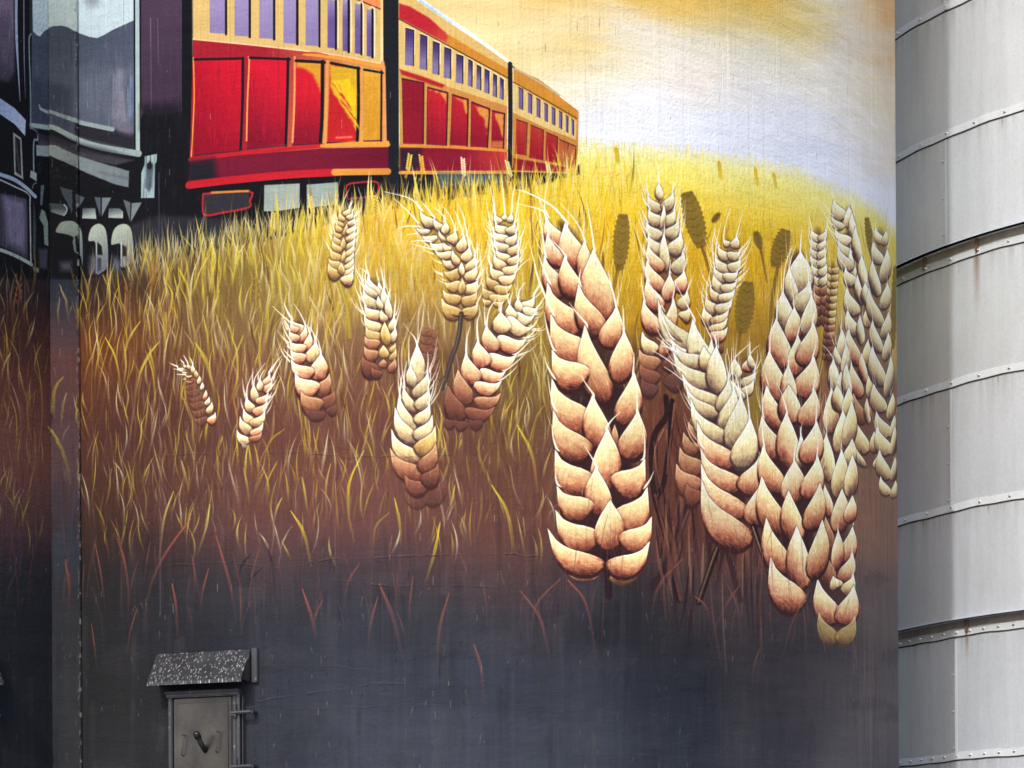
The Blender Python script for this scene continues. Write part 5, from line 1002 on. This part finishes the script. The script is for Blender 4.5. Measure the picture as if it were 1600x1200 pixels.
def ground_mat():
    m, N, L, P = nmat('gravel_yard'); v = N.new('ShaderNodeTexCoord').outputs['Object']
    L.new(ramp(N, L, noise(N, L, v, 9, 8, .7), .3, .7, (.30, .29, .28, 1), (.50, .48, .46, 1)), P.inputs['Base Color']); P.inputs['Roughness'].default_value = .95
    bump(N, L, P, noise(N, L, v, 30, 4, .6), .6, .02); return m
# ------------------------------------------------------------------ mesh helpers
def link(o, parent=None, loc=None, rz=None):
    COL.objects.link(o)
    if parent: o.parent = parent
    if loc is not None: o.location = loc
    if rz is not None: o.rotation_euler = (0, 0, rz)
    return o
def empty(name, loc, label, cat, group=None):
    o = bpy.data.objects.new(name, None); COL.objects.link(o); o.location = loc; o['label'] = label; o['category'] = cat
    if group: o['group'] = group
    return o
def from_arrays(name, V, Q, mat, parent, UV=None, sm=True):
    me = bpy.data.meshes.new(name); V = np.asarray(V, np.float32); Q = np.asarray(Q, np.int32)
    me.vertices.add(len(V)); me.vertices.foreach_set('co', V.ravel())
    me.loops.add(Q.size); me.loops.foreach_set('vertex_index', Q.ravel())
    me.polygons.add(len(Q)); me.polygons.foreach_set('loop_start', np.arange(0, Q.size, 4, dtype=np.int32)); me.polygons.foreach_set('loop_total', np.full(len(Q), 4, np.int32))
    if UV is not None:
        l = me.uv_layers.new(name='UVMap'); l.data.foreach_set('uv', np.asarray(UV, np.float32)[Q.ravel()].ravel())
    me.polygons.foreach_set('use_smooth', np.full(len(Q), sm)); me.update(calc_edges=True); me.materials.append(mat)
    return link(bpy.data.objects.new(name, me), parent)
class MB:
    def __init__(s): s.b = bmesh.new()
    def box(s, x0, x1, y0, y1, z0, z1, bev=0.):
        vs = [s.b.verts.new((x, y, z)) for x in (x0, x1) for y in (y0, y1) for z in (z0, z1)]
        fs = [s.b.faces.new([vs[i] for i in f]) for f in ((0, 1, 3, 2), (4, 6, 7, 5), (0, 4, 5, 1), (2, 3, 7, 6), (0, 2, 6, 4), (1, 5, 7, 3))]
        if bev: bmesh.ops.bevel(s.b, geom=list({e for f in fs for e in f.edges}), offset=bev, segments=2, affect='EDGES')
        return s
    def prism(s, prof, x0, x1):     # profile in y,z swept along x
        a = [s.b.verts.new((x0, y, z)) for y, z in prof]; b_ = [s.b.verts.new((x1, y, z)) for y, z in prof]; n = len(prof)
        s.b.faces.new(a); s.b.faces.new(b_[::-1])
        for i in range(n): s.b.faces.new((a[i], b_[i], b_[(i + 1) % n], a[(i + 1) % n]))
        return s
    def tube(s, pts, r, n=8, cap=True):
        pts = [Vector(p) for p in pts]; rings = []
        for i, p in enumerate(pts):
            d = (pts[min(i + 1, len(pts) - 1)] - pts[max(i - 1, 0)]).normalized(); u = d.orthogonal().normalized(); w_ = d.cross(u)
            rr = r[i] if isinstance(r, (list, tuple)) else r
            rings.append([s.b.verts.new(p + u * rr * math.cos(2 * math.pi * k / n) + w_ * rr * math.sin(2 * math.pi * k / n)) for k in range(n)])
        for a, b_ in zip(rings, rings[1:]):
            for k in range(n): s.b.faces.new((a[k], a[(k + 1) % n], b_[(k + 1) % n], b_[k]))
        if cap: s.b.faces.new(rings[0][::-1]); s.b.faces.new(rings[-1])
        return s
    def build(s, name, mat, parent=None, loc=None, rz=None, sm=False):
        bmesh.ops.recalc_face_normals(s.b, faces=s.b.faces); me = bpy.data.meshes.new(name); s.b.to_mesh(me); s.b.free()
        if sm: me.polygons.foreach_set('use_smooth', [True] * len(me.polygons))
        me.materials.append(mat); return link(bpy.data.objects.new(name, me), parent, loc, rz)

# ------------------------------------------------------------------ ground
g = MB(); g.box(-600, 600, -600, 600, -.5, 0); go = g.build('ground', ground_mat()); go['kind'] = 'structure'

# ------------------------------------------------------------------ painted walls
TOP = 24.0
def painted_silo(S, root, mat, cell=.0155):
    na = int(round(S.wid / cell)); nz = int(round((S.z1 - S.z0) / cell))
    a = np.linspace(0, S.wid, na + 1); z = np.linspace(S.z0, S.z1, nz + 1)
    A, Z = np.meshgrid(a, z); X, Y, _ = S.pos(A, Z); cx, cy, _ = root.location
    V = np.stack([X - cx, Y - cy, Z], -1).reshape(-1, 3); UV = np.stack([A / S.wid, (Z - S.z0) / (S.z1 - S.z0)], -1).reshape(-1, 2)
    k = np.arange((na + 1) * (nz + 1)).reshape(nz + 1, na + 1)
    Q = np.stack([k[:-1, :-1], k[:-1, 1:], k[1:, 1:], k[1:, :-1]], -1).reshape(-1, 4)
    ca = ((a[:-1] + a[1:]) / 2 * PPM).astype(int).clip(0, S.W - 1); cz = ((S.z1 - (z[:-1] + z[1:]) / 2) * PPM).astype(int).clip(0, S.H - 1)
    ID = S.ID[cz][:, ca].reshape(-1).copy()
    cnt = np.bincount(ID, minlength=len(PARTS) + 1)
    for i in PARTS:
        if cnt[i] < 14: ID[ID == i] = 0
    def sub(sel):
        q = Q[sel]; u, inv = np.unique(q, return_inverse=True); return V[u], inv.reshape(-1, 4), UV[u]
    # the plain rest of the drum
    v, q, uv = sub(ID == 0); ex_v, ex_q, ex_uv = [v], [q], [uv]; n0 = len(v)
    def patch(p0, p1, z0, z1, n):
        nonlocal n0
        p = np.linspace(p0, p1, n + 1); zz = np.array([z0, z1]); P_, Z_ = np.meshgrid(p, zz)
        vv = np.stack([S.R * np.sin(P_), -S.R * np.cos(P_), Z_], -1).reshape(-1, 3)
        kk = np.arange(2 * (n + 1)).reshape(2, n + 1); qq = np.stack([kk[:-1, :-1], kk[:-1, 1:], kk[1:, 1:], kk[1:, :-1]], -1).reshape(-1, 4)
        ex_v.append(vv); ex_q.append(qq + n0); ex_uv.append(np.stack([(P_ - S.p0) * S.R / S.wid, (Z_ - S.z0) / (S.z1 - S.z0)], -1).reshape(-1, 2)); n0 += len(vv)
    patch(S.p0, S.p1, 0, S.z0, 120); patch(S.p0, S.p1, S.z1, TOP, 120)
    patch(S.p1, S.p0 + 2 * math.pi, 0, TOP, 150)
    from_arrays('wall', np.vstack(ex_v), np.vstack(ex_q), mat, root, np.vstack(ex_uv))
    made = {}
    for i in sorted(PARTS, key=lambda i: PARTS[i][2] or 0):
        nm, lb, par = PARTS[i]; sel = ID == i
        if not sel.any(): continue
        v, q, uv = sub(sel); o = from_arrays(nm, v, q, mat, made.get(par, root), uv)
        if lb: o['label'] = lb
        made[i] = o
    mb = MB(); n = 96
    lo = [mb.b.verts.new(((S.R + .25) * math.cos(2 * math.pi * j / n), (S.R + .25) * math.sin(2 * math.pi * j / n), TOP)) for j in range(n)]
    hi = [mb.b.verts.new((v.co.x, v.co.y, TOP + .3)) for v in lo]
    mb.b.faces.new(lo[::-1]); mb.b.faces.new(hi)
    for j in range(n): mb.b.faces.new((lo[j], lo[(j + 1) % n], hi[(j + 1) % n], hi[j]))
    mb.build('roof', M_BAND, root)
main = empty('painted_silo', (CS[0], CS[1], 0), 'big round concrete silo with mural of a red train above tall wheat ears', 'silo')
left = empty('painted_silo', (C2[0], C2[1], 0), 'neighbouring round silo at the left edge, painted with dark round locomotive front', 'silo')
MM = mural_material(MAIN, 'mural_paint')
painted_silo(MAIN, main, MM)
painted_silo(LEFT, left, mural_material(LEFT, 'mural_paint_left'))
# the pier between them
nz = 200; z = np.concatenate([[0], np.linspace(PIER.z0, PIER.z1, nz), [TOP]]); nrm = np.array([PIER.d[1], -PIER.d[0]]); ed = .0
pts = [(PB, .9, 0.), (PB, -.012, 0.), (PB, -.02, .0), (PA, -.02, 1.), (PA, -.012, 1.), (PA, .9, 1.)]
V = []; UV = []; cx, cy = (PA + PB) / 2
rj = random.Random(3)
for zz in z:
    for p, dpt, u in pts:
        q = p - nrm * dpt
        if dpt == -.02: q = q + PIER.d * (.010 if u == 0 else -.010) * rj.uniform(.3, 1.4)
        V.append((q[0] - cx, q[1] - cy, zz)); UV.append((u, (zz - PIER.z0) / (PIER.z1 - PIER.z0)))
k = np.arange(len(V)).reshape(len(z), len(pts)); Q = np.stack([k[:-1, :-1], k[:-1, 1:], k[1:, 1:], k[1:, :-1]], -1).reshape(-1, 4)
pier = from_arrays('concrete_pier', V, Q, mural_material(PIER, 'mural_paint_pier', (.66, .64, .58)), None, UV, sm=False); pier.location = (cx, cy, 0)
pier['label'] = 'narrow flat concrete pier with rough edges between the two painted silos'; pier['category'] = 'pier'

# ------------------------------------------------------------------ inspection door under its hood (local x right, y into the wall, z up)
def hatch(root, S, phi, ztop, first):
    ph = R_(phi); px, py = S.R * math.sin(ph), -S.R * math.cos(ph); T = (px, py, ztop); rz = ph
    sag = .03
    lab = {} 
    m = MB()                                         # hood: sloping sheet, end plates, back flange
    m.prism([(.03, .0), (.03, .05), (-.015, .05), (-.17, -.165), (-.17, -.19), (-.155, -.19), (-.155, -.17), (-.01, .03), (-.0, .0)], -.36, .36)
    hood = m.build('door_hood', M_HOOD, root, (T[0], T[1], ztop + .245), rz)
    for sx in (-1, 1):
        e = MB(); e.prism([(.04, .035), (-.012, .035), (-.158, -.172), (.04, -.172)], sx * .352 - .006, sx * .352 + .006); e.build('end_plate', M_DOOR, hood)
        f = MB()
        if sx < 0: continue
        f.box(sx * .385 - .022, sx * .385 + .022, -.012, .06, -.18, .06, .004); f.build('mounting_flange', M_FRAME, hood)
    m = MB(); m.box(-.262, -.232, -.045, .08, -1.25, -.02, .005).box(.232, .262, -.04, .08, -1.25, -.02, .005)
    m.box(-.275, .29, -.06, .08, -.022, .022, .008)
    m.tube([(-.275, -.062, .012), (.29, -.062, .012)], .012)
    m.build('door_frame', M_FRAME, root, T, rz)
    m = MB(); m.box(-.226, .226, -.034, .06, -1.25, -.028, .006)
    m.box(-.20, .20, -.038, -.030, -1.22, -.06, .004)
    door = m.build('door', M_DOOR, root, T, rz)
    for hx, hz in ((-.145, -.29), (.118, -.275)):
        h = MB(); h.tube([(hx - .010, -.036, hz + .005), (hx + .014, -.062, hz + .006), (hx + .016, -.068, hz - .008), (hx + .004, -.068, hz - .115), (hx - .004, -.064, hz - .13), (hx - .006, -.036, hz - .14)], .004, 7); h.build('handle', M_DARK, door, sm=True)
    p = MB(); p.tube([(.02, -.03, -.40), (.02, -.10, -.355), (.02, -.15, -.31)], [.019, .019, .018], 14)
    p.tube([(.02, -.142, -.318), (.02, -.152, -.308), (.02, -.175, -.288), (.02, -.182, -.282)], [.023, .025, .023, .012], 14); p.build('pipe_stub', M_DOOR, door, sm=True)
    o = MB(); o.tube([(.03 + .045 * math.cos(a), -.038, -.185 + .026 * math.sin(a)) for a in np.linspace(0, 2 * math.pi, 19)], .0012, 6, False); o.build('cast_oval', M_DARK, door, sm=True)
    r = MB(); r.box(.268, .292, -.052, -.034, -1.25, .02, .003).box(.300, .306, -.03, .05, -1.25, -.02); r.build('hinge_bar', M_FRAME, root, T, rz)
    for hz in (-.145, -.52, -1.0):
        h = MB(); h.tube([(.235, -.068, hz), (.385, -.062, hz + .004)], .013, 10); h.tube([(.262, -.06, hz - .03), (.262, -.06, hz + .06)], .012, 10)
        h.box(.225, .26, -.075, -.04, hz - .022, hz + .012, .003).box(.37, .40, -.066, .06, hz - .008, hz + .010, .002); h.build('hinge', M_DARK, root, T, rz, sm=False)
hatch(main, MAIN, -18.2, 3.335, True)
hatch(left, LEFT, 43.5, 3.335, False)

# ------------------------------------------------------------------ galvanised grain bin
BC = (7.431, 22.127); BR = 4.0
bin_ = empty('grain_bin', (BC[0], BC[1], 0), 'round bolted galvanised steel grain bin behind the right edge of the painted silo', 'grain bin')
def ang_at(x, y):
    xx, yy = unroll(x, y); t = (xx - PX) / F; a = t * t + 1; b = -2 * (t * BC[0] + BC[1]); c = BC[0] ** 2 + BC[1] ** 2 - BR ** 2
    Y = (-b - math.sqrt(b * b - 4 * a * c)) / (2 * a); return math.atan2(t * Y - BC[0], BC[1] - Y)
SEAMS = [2.10, 3.27, 4.43, 5.60, 6.77, 7.93, 9.10, 10.29, 11.46, 12.63, 13.8]
LED = {4.43, 7.93}
def rad(zc): return BR + (.10 if zc > 8.0 else .05 if zc > 4.5 else 0.) - .05
def ring(name, prof, mat, a0=0, a1=2 * math.pi, n=256, parent=None):
    """prof: list of (radius, z)"""
    full = abs(a1 - a0 - 2 * math.pi) < 1e-6
    A = np.linspace(a0, a1, n + 1); P_ = np.array(prof); V = []
    for r, zz in P_:
        V.append(np.stack([r * np.sin(A), -r * np.cos(A), np.full_like(A, zz)], -1))
    V = np.array(V).reshape(-1, 3)
    if name in ('lap_band', 'wall_ring', 'sealant_shadow_line'):      # rolled sheets are never quite true
        th = np.arctan2(V[:, 0], -V[:, 1]); V[:, 2] += .004 * np.sin(th * 23 + prof[0][1] * 5) + .003 * np.sin(th * 61 + prof[0][1]); 
    k = np.arange(len(V)).reshape(len(P_), n + 1)
    Q = np.stack([k[:-1, :-1], k[:-1, 1:], k[1:, 1:], k[1:, :-1]], -1).reshape(-1, 4)
    return from_arrays(name, V, Q, mat, parent or bin_, sm=True)
def arc_box(name, r0, r1, z0, z1, mat, a0=0, a1=2 * math.pi, n=256, parent=None):
    o = ring(name, [(r0, z0), (r1, z0), (r1, z0), (r1, z1), (r1, z1), (r0, z1)], mat, a0, a1, n, parent); return o
rest = MB(); nb = [0]
def bolt(a, zz, R2, segs):
    c_ = Vector((R2 * math.sin(a), -R2 * math.cos(a), zz)); d_ = Vector((math.sin(a), -math.cos(a), 0))
    seen = -1.2 < a < ang_at(1630, 300) and 3.0 < zz < 11.0 and nb[0] < 100
    b_ = MB() if seen else rest
    for pr, rr in segs: b_.tube([c_ + d_ * v for v in pr], rr, 9)
    if seen: nb[0] += 1; b_.build('bolt', M_BOLT, bin_, sm=True)
aV = ang_at(1486, 300); sheet = 2 * math.pi / 9
prev = 0.
allz = [0.] + SEAMS
for i in range(len(allz) - 1):
    z0, z1 = allz[i], allz[i + 1]; r = rad((z0 + z1) / 2)
    lo = z0 + (.155 if z0 in LED else 0.)
    # a very slight belly in each ring of sheets, as rolled steel has
    w_ = ring('wall_ring', [(r, lo), (r + .002, lo + .2), (r + .003, (z0 + z1) / 2), (r + .002, z1 - .2), (r, z1)], M_STEEL, n=360)
    odd = i % 2
    for j in range(9):
        a = aV + sheet * (j + (.5 if odd else 0.))
        a = (a + math.pi) % (2 * math.pi) - math.pi
        if -1.5 < a < .6:
            s_ = arc_box('seam_strip', r, r + .016, lo + .01, z1 - .02, M_LAP, a - .0045, a + .0045, 2)  # raised strip; the lighter steel colours in its lit edge
            for zz in np.arange(lo + .12, z1 - .05, .345):
                bolt(a - .012, zz, r + .002, [((0, .010, .015), [.012, .011, .005])])
for z0 in SEAMS[:-1]:
    r = rad(z0 + .5) if z0 not in LED else rad(z0 + .05 if z0 + .05 < 8 else 7.9)
    r = max(rad(z0 - .5), rad(z0 + .3) if z0 not in LED else 0)
    arc_box('lap_band', r - .004, r + .010, z0 + .006, z0 + .075, M_LAP)
    arc_box('sealant_shadow_line', r - .004, r + .006, z0 - .006, z0 + .006, M_SEAM_LINE)  # dark ring draws the shadow line below the lap, along the sealant joint
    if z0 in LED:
        ring('shadow_band', [(r + .001, z0 + .06), (r + .001, z0 + .16)], M_BAND)  # recessed band, its darker colour standing in for the overhang's shadow
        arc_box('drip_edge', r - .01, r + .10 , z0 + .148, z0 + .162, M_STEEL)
    step = .165 if z0 < 4.5 else .33
    k0 = 0
    a = aV - step / BR * 8
    while a < .1:
        if a > -1.45:
            bolt(a, z0 + .045, r + .008, [((0, .004), .016), ((.004, .014, .019), [.011, .010, .004])])
        a += step / BR
ro = rest.build('bolts_out_of_view', M_BOLT, bin_); ro.name = 'bolt_row'; ro['kind'] = 'stuff'
for (x, y, zl) in ((1528, 385, 7.93), (1507, 973, 4.43), (1447, 412, 7.93)):
    a = ang_at(x, y); r = rad(zl - .5); c_ = Vector((r * math.sin(a), -r * math.cos(a), zl)); 
    b_ = MB(); b_.box(-.014, .014, -.03, .0, .06, .15, .003).box(-.008, .008, -.04, -.01, .03, .08, .002); b_.build('rusty_bracket', M_RUST, bin_, c_, a)
def stain_mat():
    m, N, L, P = nmat('rust_stain'); v = N.new('ShaderNodeTexCoord').outputs['Generated']
    P.inputs['Base Color'].default_value = lin((150, 108, 66)); P.inputs['Roughness'].default_value = .8
    s = N.new('ShaderNodeSeparateXYZ'); L.new(v, s.inputs[0])
    side = math_(N, L, 'SUBTRACT', 1, math_(N, L, 'ABSOLUTE', math_(N, L, 'MULTIPLY', math_(N, L, 'SUBTRACT', s.outputs[0], .5), 2), 0))
    f = math_(N, L, 'MULTIPLY', math_(N, L, 'MULTIPLY', side, math_(N, L, 'POWER', s.outputs[2], 1.5)), noise(N, L, v, 1., 4, .7, (9, 9, 3)))
    L.new(math_(N, L, 'MULTIPLY', f, 1.1), P.inputs['Alpha']); return m
MS = stain_mat()
for (x, y, zl, ln, wd_) in ((1527, 400, 7.93, .62, .10), (1506, 990, 4.43, .25, .06), (1572, 290, 9.10, .12, .03), (1443, 720, 5.60, .1, .03), (1560, 600, 6.77, .14, .03), (1545, 780, 5.60, .10, .03)):
    a = ang_at(x, y); r = rad(zl - .5) + .0065; h = wd_ / r / 2
    ring('rust_stain', [(r, zl - .01 - ln), (r, zl - .01)], MS, a - h, a + h, 6)
# conical roof and eave
n = 128; ring('roof', [(BR + .12, 13.78), (BR + .12, 13.86), (.4, 16.2), (.4, 16.5), (.0, 16.6)], M_STEEL, n=n)
